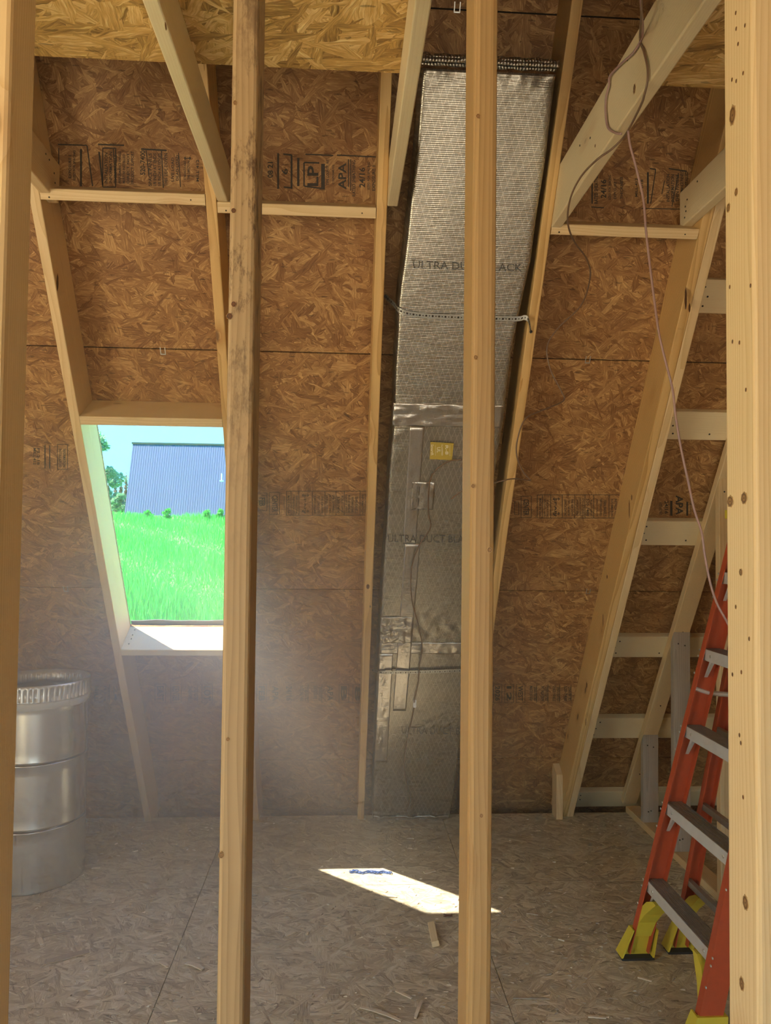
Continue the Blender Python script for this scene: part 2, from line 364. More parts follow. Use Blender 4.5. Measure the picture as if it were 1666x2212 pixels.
def knotmat(name, rim, mid, core):
    m, t, b = mat(name); tc = N(t, 'ShaderNodeTexCoord'); sp = N(t, 'ShaderNodeSeparateXYZ', i={0: tc.outputs['Object']})
    r_ = Mth(t, 'SQRT', Mth(t, 'ADD', Mth(t, 'MULTIPLY', sp.outputs[0], sp.outputs[0]), Mth(t, 'MULTIPLY', sp.outputs[1], sp.outputs[1])))
    n = N(t, 'ShaderNodeTexNoise', i={'Vector': tc.outputs['Object'], 'Scale': 3.5, 'Detail': 3}); r_ = Mth(t, 'ADD', r_, Mth(t, 'MULTIPLY_ADD', n.outputs[0], .3, -.15))
    t.links.new(Ramp(t, r_, [(.08, core), (.22, mid), (.5, (mid[0]*.75, mid[1]*.7, mid[2]*.6)), (.62, rim), (.85, mid), (1, (.50, .33, .15))]), b.inputs['Base Color']); b.inputs['Roughness'].default_value = .6; return m
M['knot'] = knotmat('brown_knot', (.09, .04, .015), (.34, .19, .075), (.05, .02, .01))
M['knotd'] = knotmat('dark_torn_knot', (.05, .022, .01), (.17, .07, .025), (.03, .012, .008))
def knot(par, P, n, rx, rz, mt='knot', roll=0):
    g = G(); k = 20; A = [((1+.12*math.sin(i*2.3+rx*900))*math.cos(i*2*math.pi/k), (1+.12*math.sin(i*2.3+rx*900))*math.sin(i*2*math.pi/k)) for i in range(k)]
    g.prism([(x, y, -1) for x, y in A], [(x*.96, y*.96, 1) for x, y in A])
    n = Vector(n).normalized(); up = Vector((0, 0, 1)) if abs(n.z) < .7 else SD
    x_ = up.cross(n).normalized(); y_ = n.cross(x_)
    mw = Matrix((x_, y_, n)).transposed().to_4x4() @ Matrix.Rotation(roll, 4, 'Z') @ Matrix.Diagonal((rx, rz, .0005, 1)); mw.translation = Vector(P)
    return g.make('knot', M[mt], par, mw=mw)
# ------------------------------------------------------------------ rafters
cot = CT/ST
GR = 'rafters running up the roof slope'
def rafter(X, mt, label, s1=4.9, th=.038, rd=RD, bev=.0035):
    mid = rd/2; s0 = mid*cot
    o = board('rafter', S(X+th/2, s0, mid), S(X+th/2, s1, mid), (1, 0, 0), th, NIN, rd, mt, c0=cot, bev=bev)
    # end slant follows the floor: make sure the low end is level
    return props(o, label, 'rafter', GR)
RX = {}
RX['A'] = rafter(-1.118, M['pine'], 'leftmost leaning rafter, at the left side of the window opening')
RX['B'] = rafter(-.503, M['pine_yellow'], 'rafter on the right side of the window opening, partly behind the stained stud')
RX['C'] = rafter(.107, M['pine_yellow'], 'slim straight-grained rafter just left of the foil duct')
RX['D'] = rafter(.716, M['pine_yellow'], 'rafter just right of the foil duct, strap screwed to it')
RX['E'] = rafter(1.315, M['pine_yellow'], 'knotty yellow rafter with torn brown knots, right of the bare bay')
RX['E2'] = rafter(1.3535, M['pine'], 'rafter doubled against the right face of the knotty one')
props(RX['E2'], group=GR)
# rough opening: header, sill
oc = (OPEN[0]+OPEN[1])/2
def cross(name, X0, X1, s, o0, o1, mt, th=.038):
    return board(name, S(X0, s, (o0+o1)/2), S(X1, s, (o0+o1)/2), SD, th, NIN, o1-o0, mt)
props(cross('window_header', OPEN[0]+.0005, OPEN[1]-.0005, OPEN[3]+.0195, 0, RD, M['pine']), 'header board across the top of the window opening', 'beam')
sill = props(cross('window_sill_board', OPEN[0]+.0005, OPEN[1]-.0005, OPEN[2]-.0195, 0, RD, M['pine_white']), 'sunlit sill board at the bottom of the window opening', 'beam')
for px, py in ((285, 1365), (284, 1378), (268, 1396), (270, 1399), (276, 1391)):
    pass
for d in (.03, .07, .10, .14): nail(sill, S(OPEN[0]+.028+.006*math.sin(d*90), OPEN[2]-.0004, d), SD, .003, .003)
# ragged felt lip beyond the sill
g = G(); k = 40
for i in range(k):
    x0 = OPEN[0]+(OPEN[1]-OPEN[0])*i/k; x1 = OPEN[0]+(OPEN[1]-OPEN[0])*(i+1)/k
    h0 = .018+.010*noise.noise((x0*9, 1, 1)); h1 = .018+.010*noise.noise((x1*9, 1, 1))
    g.hexa([S(x0, 1.375, -.020), S(x1, 1.375, -.020), S(x1, 1.375, -.026), S(x0, 1.375, -.026), S(x0, 1.388+h0, -.020), S(x1, 1.388+h1, -.020), S(x1, 1.388+h1, -.026), S(x0, 1.388+h0, -.026)])
M['felt'] = plain('grey_roofing_felt', (.12, .13, .14), .8)
props(g.make('felt_flashing', M['felt']), 'wavy grey roofing felt edge beyond the window sill', 'flashing')
# blocking between the rafters
BG = 'horizontal blocks between the rafters'
for X0, X1, s1, lb in ((-1.078, -.505, 3.468, 'short horizontal block above the window bay, between the two left rafters'),
                       (-.463, .105, 3.445, 'short horizontal block in the middle bay below the black stamps'),
                       (.756, 1.313, 3.412, 'short horizontal block right of the duct, behind the hanging cable')):
    o = props(cross('blocking', X0, X1, s1-.0205, .095, RD, M['pine']), lb, 'block', BG)
    nail(o, S(X0+.03, s1-.03, RD), NIN, .003); nail(o, S(X1-.05, s1-.022, RD), NIN, .0025)
# collar ties / attic joists, running towards and over the camera
JG = 'horizontal joists fixed beside the rafters'
def tie(X0, mt, z0, z1, lb, yend=2.675):
    return props(board('joist', (X0+.019, -1.9, (z0+z1)/2), (X0+.019, yend, (z0+z1)/2), (1, 0, 0), .038, (0, 0, 1), z1-z0, mt, bev=.004), lb, 'joist', JG)
tA = tie(-1.0795, M['pine'], 2.845, 2.985, 'joist end beside the leftmost rafter, upper left, with nail heads')
tB = tie(-.4645, M['pine_white'], 2.845, 2.985, 'pale joist crossing in front of the golden board, left of the stained stud')
tC = tie(.1455, M['pine_white'], 2.845, 2.985, 'pale joist just left of the foil duct top', yend=2.6)
tD = tie(.7545, M['pine_white'], 2.80, 2.985, 'pale joist at upper right with cables looped round it', yend=2.64)
tE = tie(1.2765, M['pine_white'], 2.845, 2.985, 'joist end beside the knotty rafter, partly behind the right stud', yend=2.70)
for px, py in ((138, 0),): pass
for y, z in ((2.63, 2.87), (2.635, 2.90), (2.625, 2.93), (2.58, 2.955), (2.55, 2.96)): nail(tA, (-1.0413, y, z), (1, 0, 0))
for y, z in ((2.66, 2.87), (2.65, 2.89), (2.655, 2.91), (2.64, 2.93), (2.56, 2.96)): nail(tE, (1.2763, y, z), (-1, 0, 0))
for y, z in ((2.3, 2.93), (2.2, 2.90), (1.9, 2.95)): nail(tD, (.7543, y, z), (-1, 0, 0))

# ------------------------------------------------------------------ foreground stud wall
SG = 'upright studs in the foreground'
Y0, Y1 = 1.10, 1.189
def stud(X0, X1t, mt, lb, th=.038, y0=Y0, bev=.006, warp=0):
    return props(board('stud', (X0+th/2, (y0+y0+.089)/2, .0385), (X1t+th/2, (y0+y0+.089)/2, 2.758), (1, 0, 0), th, (0, 1, 0), .089, mt, bev=bev, warp=warp), lb, 'stud', SG)
s0_ = stud(-.541, -.545, M['pine'], 'leftmost foreground stud at the picture edge, left of the round duct', bev=.007)
s1_ = stud(-.173, -.183, M['pine_stained'], 'foreground stud with dark mould stains, right of the window opening', th=.039, bev=.006)
s2_ = stud(.191, .199, M['pine_brown'], 'foreground stud standing in front of the foil duct', th=.037, bev=.008)
s3_ = stud(.639, .639, M['pine'], 'rightmost foreground stud, pale and knotty, in front of the ladder', bev=.006)
def kf(par, px, py, Y, rx, rz, mt='knot'): P = at(px, py, Y); return knot(par, P, (0, -1, 0), rx, rz, mt)
def kx(par, px, py, X, rx, rz, n, mt='knot'): return knot(par, onplane(px, py, Vector((1, 0, 0)), X), n, rx, rz, mt)
for px, py, a in ((1033, 251, .0035), (1028, 772, .0035), (1022, 1050, .003), (1058, 1188, .004), (1040, 1762, .003)): kf(s2_, px, py, Y0-.0003, a, a*1.1)
kx(s3_, 1583, 249, .6387, .010, .017, (-1, 0, 0)); kx(s3_, 1578, 1083, .6387, .010, .010, (-1, 0, 0)); kx(s3_, 1608, 1076, .6387, .009, .010, (-1, 0, 0)); kx(s3_, 1611, 1950, .6387, .008, .012, (-1, 0, 0)); kx(s3_, 1603, 2125, .6387, .007, .011, (-1, 0, 0))
kx(s3_, 1574, 449, .6387, .006, .008, (-1, 0, 0)); kx(s3_, 1591, 415, .6387, .005, .007, (-1, 0, 0)); kx(s3_, 1601, 1236, .6387, .005, .006, (-1, 0, 0))
for px, py in ((1590, 28), (1591, 62), (1610, 55), (1595, 95), (1606, 158), (1591, 175), (1582, 172), (1577, 620), (1622, 617), (1583, 738), (1598, 740), (1612, 842), (1590, 1311), (1619, 1380), (1583, 1457), (1602, 1452), (1598, 1588), (1601, 1605), (1606, 1722)): kx(s3_, px, py, .6387, .0022, .0035, (-1, 0, 0), 'knotd')
kf(s1_, 508, 222, Y0-.0003, .003, .004); kf(s1_, 505, 455, Y0-.0003, .004, .004, 'knotd'); kf(s1_, 505, 657, Y0-.0003, .004, .0045, 'knotd'); kf(s1_, 492, 1597, Y0-.0003, .0025, .003); kf(s1_, 478, 1847, Y0-.0003, .004, .005); kf(s1_, 496, 683, Y0-.0003, .005, .005, 'knotd')
kx(s0_, 48, 636, -.5063, .008, .022, (1, 0, 0)); kx(s0_, 15, 1730, -.5063, .006, .02, (1, 0, 0), 'knotd')
for (px, py, rx_, rz_, mt_) in ((1482, 645, .010, .045, 'knotd'), (1490, 665, .009, .018, 'knotd'), (1365, 1075, .008, .014, 'knot'), (1360, 1100, .008, .045, 'knot'), (1303, 1340, .006, .035, 'knot'), (1268, 1480, .009, .016, 'knotd'), (1312, 1246, .008, .010, 'knotd'), (1266, 1560, .005, .02, 'knot')):
    kx(RX['E'], px, py, 1.3148, rx_, rz_, (-1, 0, 0), mt_)
kx(RX['A'], 124, 610, -1.0797, .010, .034, (1, 0, 0), 'knotd'); kx(tD, 1371, 192, .7543, .008, .014, (-1, 0, 0)); kx(tD, 1286, 315, .7543, .004, .005, (-1, 0, 0), 'knotd'); kx(tB, 358, 57, -.4262, .008, .008, (1, 0, 0))
for px, py, a in ((795, 1267, .008), (800, 1310, .004)): X_, s_2 = atroof(px, py, RD); knot(RX['C'], S(X_, s_2, RD+.0003), NIN, a, a*1.8, 'knotd')
plate = board('bottom_plate', (-1.2, Y0+.0445, .0195), (1.3, Y0+.0445, .0195), (0, 0, 1), .037, (0, 1, 0), .089, M['pine']); props(plate, 'bottom plate under the foreground studs, below the picture', 'beam')
plate = board('top_plate', (-1.2, Y0+.0445, 2.779), (1.3, Y0+.0445, 2.779), (0, 0, 1), .038, (0, 1, 0), .089, M['pine']); props(plate, 'top plate over the foreground studs, above the picture', 'beam')

# ------------------------------------------------------------------ right side: ladder framing and knee wall
LG = 'flat lookout boards between the doubled rafter and the gable'
for k, (a, b) in enumerate(((3.064, 3.201), (2.494, 2.630), (1.929, 2.066), (1.216, 1.356), (.606, .765), (.014, .150))):
    words = ('topmost', 'second from the top', 'third from the top', 'third from the bottom', 'second from the bottom', 'lowest')[k]
    o = board('lookout', S(1.3925, (a+b)/2, .0195), S(3.0, (a+b)/2, .0195), NIN, .038, SD, b-a, M['pine_white'])
    props(o, words+' of the flat boards right of the doubled rafter', 'board', LG)
    for q in range(3): nail(o, S(1.47+.012*math.sin(q*2+k), a+.03+q*(b-a-.06)/2, .0385), NIN, .0042)
    nail(o, S(1.62+.03*k, a+.03, .0385), NIN, .0042)
WX = 1.732
fo = board('sloped_plate', S(WX+.0445, .089, .0585), S(WX+.0445, 4.0, .0585), NIN, .038, (1, 0, 0), .089, M['pine']); props(fo, 'sloping flat plate over the right knee wall studs', 'beam')
for q in (1.42, .35, .9): nail(fo, S(WX+.05, q, .0778), NIN, .004)
fp = board('floor_plate', (WX+.0445, 4.40, .0195), (WX+.0445, 1.3, .0195), (0, 0, 1), .038, (1, 0, 0), .089, M['pine']); props(fp, 'floor plate running toward the camera under the right knee wall', 'beam')
KG = 'upright studs of the right knee wall'
for y, mt, lb in ((4.14, 'pine_grey', 'weathered grey short stud, farthest of the knee wall'), (3.75, 'pine_grey', 'greyish knee wall stud left of the orange ladder'),
                  (3.28, 'pine', 'pale knee wall stud seen behind the ladder rails'), (2.88, 'pine', 'nearest knee wall stud, hidden behind the right stud')):
    zf = (D-y)*ST/CT-.0785/CT; zb = zf-.038*ST/CT; g = G()
    g.prism([(0, 0, .0395), (.089, 0, .0395), (.089, .038, .0395), (0, .038, .0395)], [(0, 0, zf), (.089, 0, zf), (.089, .038, zb), (0, .038, zb)])
    o = g.make('knee_stud', M[mt], mw=Matrix.Translation((WX+.0005, y, 0)))
    bm = bmesh.new(); bm.from_mesh(o.data); bmesh.ops.recalc_face_normals(bm, faces=bm.faces[:]); bmesh.ops.bevel(bm, geom=[e for e in bm.edges if abs(e.verts[0].co.z-e.verts[1].co.z) > .1], offset=.003, segments=2, profile=.5, affect='EDGES'); bm.to_mesh(o.data); bm.free()
    props(o, lb, 'stud', KG)
    for nx_, nz_ in ((.03, .10), (.045, .105), (.025, zf-.06), (.06, zf-.07)): nail(o, (WX+nx_, y-.0003, nz_), (0, -1, 0), .004)
# short cripple against the knotty rafter
p = at(1212, 1750, 4.30)
cp = G()
zt0, zt1 = .262, .315
x0c, x1c = 1.276, 1.3135
cp.prism([(x0c, 4.30, .001), (x1c, 4.30, .001), (x1c, 4.389, .001), (x0c, 4.389, .001)], [(x0c, 4.30, zt0), (x1c, 4.30, zt0), (x1c, 4.389, zt1), (x0c, 4.389, zt1)])
props(cp.make('cripple_block', M['pine']), 'short upright block with slanted top at the foot of the knotty rafter', 'block')

# ------------------------------------------------------------------ insulated foil duct
def foilmat(name, base, rough, scrim=1.0):
    m, t, b = mat(name); v, raw, rnd = coords(t, 2)
    sp = N(t, 'ShaderNodeSeparateXYZ', i={0: raw}); X, Y = sp.outputs[0], sp.outputs[1]
    def lines(a, bb, freq, wdt):
        q = Mth(t, 'ADD', Mth(t, 'MULTIPLY', X, a*freq), Mth(t, 'MULTIPLY', Y, bb*freq))
        q = Mth(t, 'ABSOLUTE', Mth(t, 'SUBTRACT', Mth(t, 'FRACT', q), .5)); return Mth(t, 'LESS_THAN', q, wdt)
    l = Mth(t, 'MAXIMUM', lines(1, .36, 42, .055), lines(1, -.36, 42, .055))
    hz = Mth(t, 'ABSOLUTE', Mth(t, 'SUBTRACT', Mth(t, 'FRACT', Mth(t, 'MULTIPLY', Y, 150)), .5))
    n = N(t, 'ShaderNodeTexNoise', i={'Vector': v, 'Scale': 14, 'Detail': 5, 'Roughness': .65})
    n2 = N(t, 'ShaderNodeTexNoise', i={'Vector': N(t, 'ShaderNodeMapping', i={'Vector': v, 'Scale': (1, 6, 1)}).outputs[0], 'Scale': 20, 'Detail': 3})
    h = Mth(t, 'ADD', Mth(t, 'MULTIPLY', l, .55*scrim), Mth(t, 'ADD', Mth(t, 'MULTIPLY', hz, .30*scrim), Mth(t, 'MULTIPLY', n.outputs[0], .9)))
    h = Mth(t, 'ADD', h, Mth(t, 'MULTIPLY', n2.outputs[0], .35))
    bp = N(t, 'ShaderNodeBump', i={'Strength': .9, 'Distance': .0028, 'Height': h}); t.links.new(bp.outputs[0], b.inputs['Normal'])
    c = Mix(t, n.outputs[0], tuple(x*.80 for x in base), base); c = Mix(t, Mth(t, 'MULTIPLY', l, .35*scrim), c, (1, .96, .86)); t.links.new(c, b.inputs['Base Color'])
    b.inputs['Metallic'].default_value = .92; b.inputs['Roughness'].default_value = rough
    return m
M['foil'] = foilmat('scrim_foil', (.50, .47, .40), .33)
M['foil_tape'] = foilmat('smooth_foil_tape', (.66, .63, .58), .30, .25)
DF = .19
dl = [(.10, .193), (1.254, .183), (2.127, .195), (2.64, .203), (3.10, .204), (3.524, .232), (3.90, .248)]
dr = [(.10, .652), (2.0, .656), (2.984, .668), (3.285, .695), (3.90, .697)]
def lerp(T, s):
    for (a, x), (b, y) in zip(T, T[1:]):
        if s <= b: return x+(y-x)*max(0, s-a)/(b-a)
    return T[-1][1]
duct = empty('foil_duct', S(.42, .12, .1)); props(duct, 'tall silver foil insulated duct between two rafters, taped joints', 'duct')
JS = [1.405, 2.655]
def crump(X, s):
    k = 0
    for j, wd in ((1.405, .06), (1.50, .11), (2.655, .05), (.14, .05), (3.88, .05)):
        k = max(k, math.exp(-((s-j)/wd)**2))
    a = .0022*noise.noise((X*5, s*3, 2))
    left = math.exp(-((X-lerp(dl, s))/.05)**2)*(1 if .5 < s < 2.6 else .25)
    a += (k*.0095+left*.0045)*noise.fractal((X*22, s*26, 7), 1, 2, 4)
    a -= .005*math.exp(-((s-1.405)/.008)**2)+.005*math.exp(-((s-2.655)/.008)**2)
    return a
def ductpart(s0, s1, mt, name, ds=.012):
    n = int((s1-s0)/ds); nx = 34; v = []; f = []; rad = .012
    prof = []
    for i in range(n+1):
        s = s0+(s1-s0)*i/n; xl, xr = lerp(dl, s), lerp(dr, s)
        bl = .006*noise.noise((s*4, 3, 1)); br = .006*noise.noise((s*4, 9, 1))
        row = [(xl+bl, .022)]+[(xl+bl, .022+(DF-rad-.022)*q/5) for q in range(1, 6)]
        row += [(xl+bl+rad*(1-math.cos(a)), DF-rad+rad*math.sin(a)) for a in (R(30), R(60))]
        row += [(xl+bl+rad+(xr+br-xl-bl-2*rad)*q/nx, DF) for q in range(nx+1)]
        row += [(xr+br-rad*(1-math.cos(a)), DF-rad+rad*math.sin(a)) for a in (R(60), R(30))]
        row += [(xr+br, DF-rad), (xr+br, .022)]
        for k, (x, o_) in enumerate(row):
            c = crump(x, s) if o_ > .1 else crump(.2, s)*0
            v.append((x, s, o_+(c if o_ > .15 else 0)))
        m_ = len(row)
    for i in range(n):
        for k in range(m_): f.append((i*m_+k, i*m_+(k+1) % m_, (i+1)*m_+(k+1) % m_, (i+1)*m_+k))
    f += [tuple(range(m_))[::-1], tuple(n*m_+k for k in range(m_))]
    return under(duct, obj(name, v, f, mt, None, True, slope_m.copy()))
sp_ = S(0, 0, 0)
ductpart(.118, 1.403, M['foil'], 'duct_section'); ductpart(1.407, 2.653, M['foil'], 'duct_section'); ductpart(2.657, 3.88, M['foil'], 'duct_section')
def patch(x0, x1, s0, s1, name, mt, off=.0022, amp=.0025, nx=10, ny=None, skew=0, par=duct, base=None):
    ny = ny or max(4, int(abs(s1-s0)/.02)); v = []; f = []
    for j in range(ny+1):
        for i in range(nx+1):
            x = x0+(x1-x0)*i/nx+skew*j/ny; s = s0+(s1-s0)*j/ny
            v.append((x, s, DF+off+max(-.0005, crump(x, s))+amp*max(0, noise.fractal((x*35, s*30, 4), 1, 2, 3))))
    k = nx+1
    for j in range(ny):
        for i in range(nx): f.append((j*k+i, j*k+i+1, (j+1)*k+i+1, (j+1)*k+i))
    n = len(v); v += [(x, s, o-.0016) for x, s, o in v]
    f += [tuple(q+n for q in reversed(ff)) for ff in f]
    per = [i for i in range(nx+1)]+[j*k+nx for j in range(1, ny+1)]+[ny*k+i for i in range(nx-1, -1, -1)]+[j*k for j in range(ny-1, 0, -1)]
    f += [(per[i], n+per[i], n+per[(i+1) % len(per)], per[(i+1) % len(per)]) for i in range(len(per))]
    o = obj(name, v, f, mt, None, True, slope_m.copy()); np_ = len(per)
    for p_ in o.data.polygons[-np_:]: p_.use_smooth = False
    return under(par, o)
patch(.20, .66, 2.60, 2.70, 'foil_tape', M['foil_tape'], nx=36, ny=14, amp=.004)
patch(.19, .65, 1.37, 1.44, 'foil_tape', M['foil_tape'], nx=36, ny=10, amp=.004)
patch(.275, .335, 2.02, 2.60, 'foil_tape', M['foil_tape'], off=.004, amp=.004)
patch(.275, .345, .98, 2.02, 'foil_tape', M['foil_tape'], off=.003, skew=.01)
patch(.19, .345, 1.44, 1.60, 'foil_tape', M['foil_tape'], off=.004, amp=.009, nx=24, ny=24)
patch(.19, .26, .60, 1.37, 'foil_tape', M['foil_tape'], off=.003, amp=.007, nx=12)
patch(.20, .64, .12, .15, 'foil_tape', M['foil_tape'], off=.006, amp=.012, nx=40, ny=8)
patch(.30, .40, 2.20, 2.34, 'foil_tape', M['foil_tape'], off=.004, amp=.008, nx=14, ny=12)
# folded foil flap over the top end
g = G(); k = 44
prev = None
for i in range(k+1):
    x = .243+(.70-.243)*i/k
    row = []
    for q in range(7):
        a = q/6*math.pi*1.15
        r_ = .020+.007*noise.noise((x*30, q*.9, 3))
        row.append(S(x, 3.90+r_*math.sin(a)*1.2, DF-.008+r_*math.cos(a)))
    if prev: 
        for q in range(6): g.add([prev[q], row[q], row[q+1], prev[q+1]], [(0, 1, 2, 3)])
    prev = row
fo_ = g.make('foil_flap', M['foil_tape'], duct, smooth=True)
md = fo_.modifiers.new('thick', 'SOLIDIFY'); md.thickness = .0012
# small yellow rating label on the duct
M['label'] = plain('gold_label', (.55, .42, .07), .4, var=.08)
M['white'] = plain('white_print', (.85, .80, .60), .5)
def dpt(px, py, off=DF): return atroof(px, py, off)
def textmesh(txt, off=.022):
    cu = bpy.data.curves.new('t', 'FONT'); cu.body = txt; cu.fill_mode = 'BOTH'; cu.resolution_u = 2; cu.offset = off
    o = bpy.data.objects.new('t', cu); me = bpy.data.meshes.new_from_object(o)
    v = np.array([q.co[:] for q in me.vertices]) if len(me.vertices) else np.zeros((1, 3)); f = [tuple(p.vertices) for p in me.polygons]
    bpy.data.objects.remove(o); bpy.data.curves.remove(cu); bpy.data.meshes.remove(me)
    v = v[:, :2]; mn, mx_ = v.min(0), v.max(0); return (v-mn)/np.maximum(mx_-mn, 1e-6), f
TC = {}
class Print:
    """flat print on a sloping plane; items are given in picture corners and turned into (X, s) on that plane"""
    def __init__(s, off, skip=0): s.off = off; s.g = G()
    def q(s, px, py): return atroof(px, py, s.off)
    def text(s, txt, x0, y0, x1, y1, d=1, real=False):
        if txt not in TC: TC[txt] = textmesh(txt)
        v, f = TC[txt]
        a = s.q(x0, y1) if not real else (x0, y0); b = s.q(x1, y1) if not real else (x1, y0)
        c = s.q(x0, y0) if not real else (x0, y1); e = s.q(x1, y0) if not real else (x1, y1)
        P = []
        for u, w_ in v:
            if d == 1: fx, fy = 1-w_, u          # reads upward
            elif d == -1: fx, fy = w_, 1-u       # reads downward
            else: fx, fy = u, w_
            X = (a[0]*(1-fx)+b[0]*fx)*(1-fy)+(c[0]*(1-fx)+e[0]*fx)*fy
            Y = (a[1]*(1-fx)+b[1]*fx)*(1-fy)+(c[1]*(1-fx)+e[1]*fx)*fy
            P.append((X, Y, s.off))
        s.g.add(P, f)
    def line(s, x0, y0, x1, y1, wd=1.2):
        a, b = Vector(s.q(x0, y0)), Vector(s.q(x1, y1)); ww = wd*.0027/2
        n = (b-a).normalized(); n = Vector((-n.y, n.x))*ww
        s.g.add([(*(a-n), s.off), (*(b-n), s.off), (*(b+n), s.off), (*(a+n), s.off)], [(0, 1, 2, 3)])
    def rect(s, x0, y0, x1, y1, wd=1.2):
        s.line(x0, y0, x1, y0, wd); s.line(x1, y0, x1, y1, wd); s.line(x1, y1, x0, y1, wd); s.line(x0, y1, x0, y0, wd)
    def fill(s, x0, y0, x1, y1):
        s.g.add([(*s.q(x0, y1), s.off), (*s.q(x1, y1), s.off), (*s.q(x1, y0), s.off), (*s.q(x0, y0), s.off)], [(0, 1, 2, 3)])
    def arrow(s, x, y0, y1, horiz=False):
        if horiz: s.line(x-7, y0, x+7, y0, 1.2); s.line(x-7, y0, x-4, y0-3); s.line(x-7, y0, x-4, y0+3); s.line(x+7, y0, x+4, y0-3); s.line(x+7, y0, x+4, y0+3)
    def make(s, name, par, mt): return s.g.make(name, mt, par, mw=slope_m.copy())
lb = Print(DF+.012)
# label plate
g = G(); c4 = [dpt(928, 990), dpt(976, 992), dpt(980, 956), dpt(930, 953)]
g.prism([(x, s, DF+.0065) for x, s in c4], [(x, s, DF+.0085) for x, s in c4]); lab = g.make('rating_label', M['label'], duct, mw=slope_m.copy())
lb.off = DF+.0088
lb.text('SmartR', 931, 960, 937, 984, -1); lb.text('UL', 944, 966, 952, 978, -1); lb.text('CLASSIFIED', 954, 960, 957, 984, -1); lb.text('R-8', 962, 962, 969, 982, -1)
lb.line(941, 962, 941, 984, .5); lb.line(972, 962, 972, 985, .5)
lb.g.make('label_print', M['white'], lab, mw=slope_m.copy())
du = Print(DF+.0055)
M['greyink'] = plain('grey_dotted_ink', (.10, .10, .10), .6)
for (x0, x1, y0, y1, tilt) in ((893, 1128, 563, 580, 7), (838, 1030, 1155, 1171, 2), (868, 1040, 1571, 1586, 1)):
    tx = 'ULTRA DUCT BLACK' ; 
    if 'DU' not in TC: pass
    v, f = textmesh(tx, -.004)
    a = du.q(x0, y1); b = du.q(x1, y1+tilt); c = du.q(x0, y0); e = du.q(x1, y0+tilt)
    P = [((a[0]*(1-u)+b[0]*u)*(1-q)+(c[0]*(1-u)+e[0]*u)*q, (a[1]*(1-u)+b[1]*u)*(1-q)+(c[1]*(1-u)+e[1]*u)*q, du.off) for u, q in v]
    du.g = G(); du.g.add(P, f); du.make('duct_lettering', duct, M['greyink'])
# perforated hanger straps
M['strap'] = plain('galvanised_strap', (.55, .57, .55), .4, .85)
def strap(pts, label, wd=.019):
    P = spline(pts, 6); root = empty('hanger_strap', P[0]); props(root, label, 'strap', 'perforated metal straps holding the duct')
    g = G(); h = G()
    for a, b in zip(P, P[1:]):
        d = (b-a).normalized(); q = SD*(wd/2); nn = d.cross(SD).normalized()*.0006
        g.hexa([a-q-nn, b-q-nn, b-q+nn, a-q+nn, a+q-nn, b+q-nn, b+q+nn, a+q+nn])
    L = sum((b-a).length for a, b in zip(P, P[1:])); acc = 0; nxt = .008
    for a, b in zip(P, P[1:]):
        l = (b-a).length; d = (b-a)/l; nn = d.cross(SD).normalized()
        if nn.dot(NIN) < 0: nn = -nn
        while nxt < acc+l:
            c = a+d*(nxt-acc)+nn*.0011; rr = .0042 if int(nxt/.0125) % 2 else .0026
            h.add([c+(d*math.cos(k*math.pi/3)+SD*math.sin(k*math.pi/3))*rr for k in range(6)], [tuple(range(6))]); nxt += .0125
        acc += l
    g.make('strap_band', M['strap'], root); h.make('strap_holes', M['dark'], root)
    for pp, sg in ((P[0], -1), (P[-1], 1)): nail(root, pp+NIN*.001, NIN, .006, .003, name='screw')
    return root
def rp_(px, py, off): x, s = atroof(px, py, off); return S(x, s, off)
strap([rp_(833, 640, .10), rp_(850, 656, .15), rp_(864, 671, .197), rp_(900, 680, .200), rp_(1000, 686, .200), rp_(1110, 689, .200), rp_(1133, 686, .205), rp_(1142, 692, .208), rp_(1147, 716, .188)],
      'perforated metal strap across the upper part of the duct')
strap([rp_(806, 1447, .13), rp_(816, 1450, .185), rp_(835, 1453, .205), rp_(900, 1452, .203), rp_(990, 1449, .203), rp_(1062, 1447, .19)],
      'perforated metal strap across the lower part of the duct')
# thin control wire running down the face of the duct
M['wire_b'] = plain('brown_thermostat_wire', (.20, .12, .07), .4)
M['wire_p'] = plain('mauve_cable', (.42, .27, .25), .4)
def wire(name, pts, r, mt, label, cat='cable'):
    g = G(); g.tube(spline(pts, 8), r, 7); return props(g.make(name, mt, smooth=True), label, cat)
wire('thermostat_wire', [rp_(x, y, .205) for x, y in ((999, 993), (975, 995), (955, 1005), (940, 1018), (932, 1030), (926, 1060), (926, 1110), (930, 1140), (905, 1180), (890, 1225), (889, 1290), (901, 1340), (912, 1395), (906, 1440), (904, 1475), (896, 1510), (894, 1535), (882, 1590), (874, 1640), (878, 1690), (886, 1720), (879, 1752))],
     .0028, M['wire_b'], 'thin brown wire hanging down the front of the foil duct')
g = G(); a = rp_(896, 1520, .207); g.box(tuple(a-Vector((.008, .004, .02))), tuple(a+Vector((.008, .004, .02)))); tp = g.make('wire_clip', M['foil_tape'])
props(tp, 'small silver tape clip holding the wire to the lower duct', 'clip')
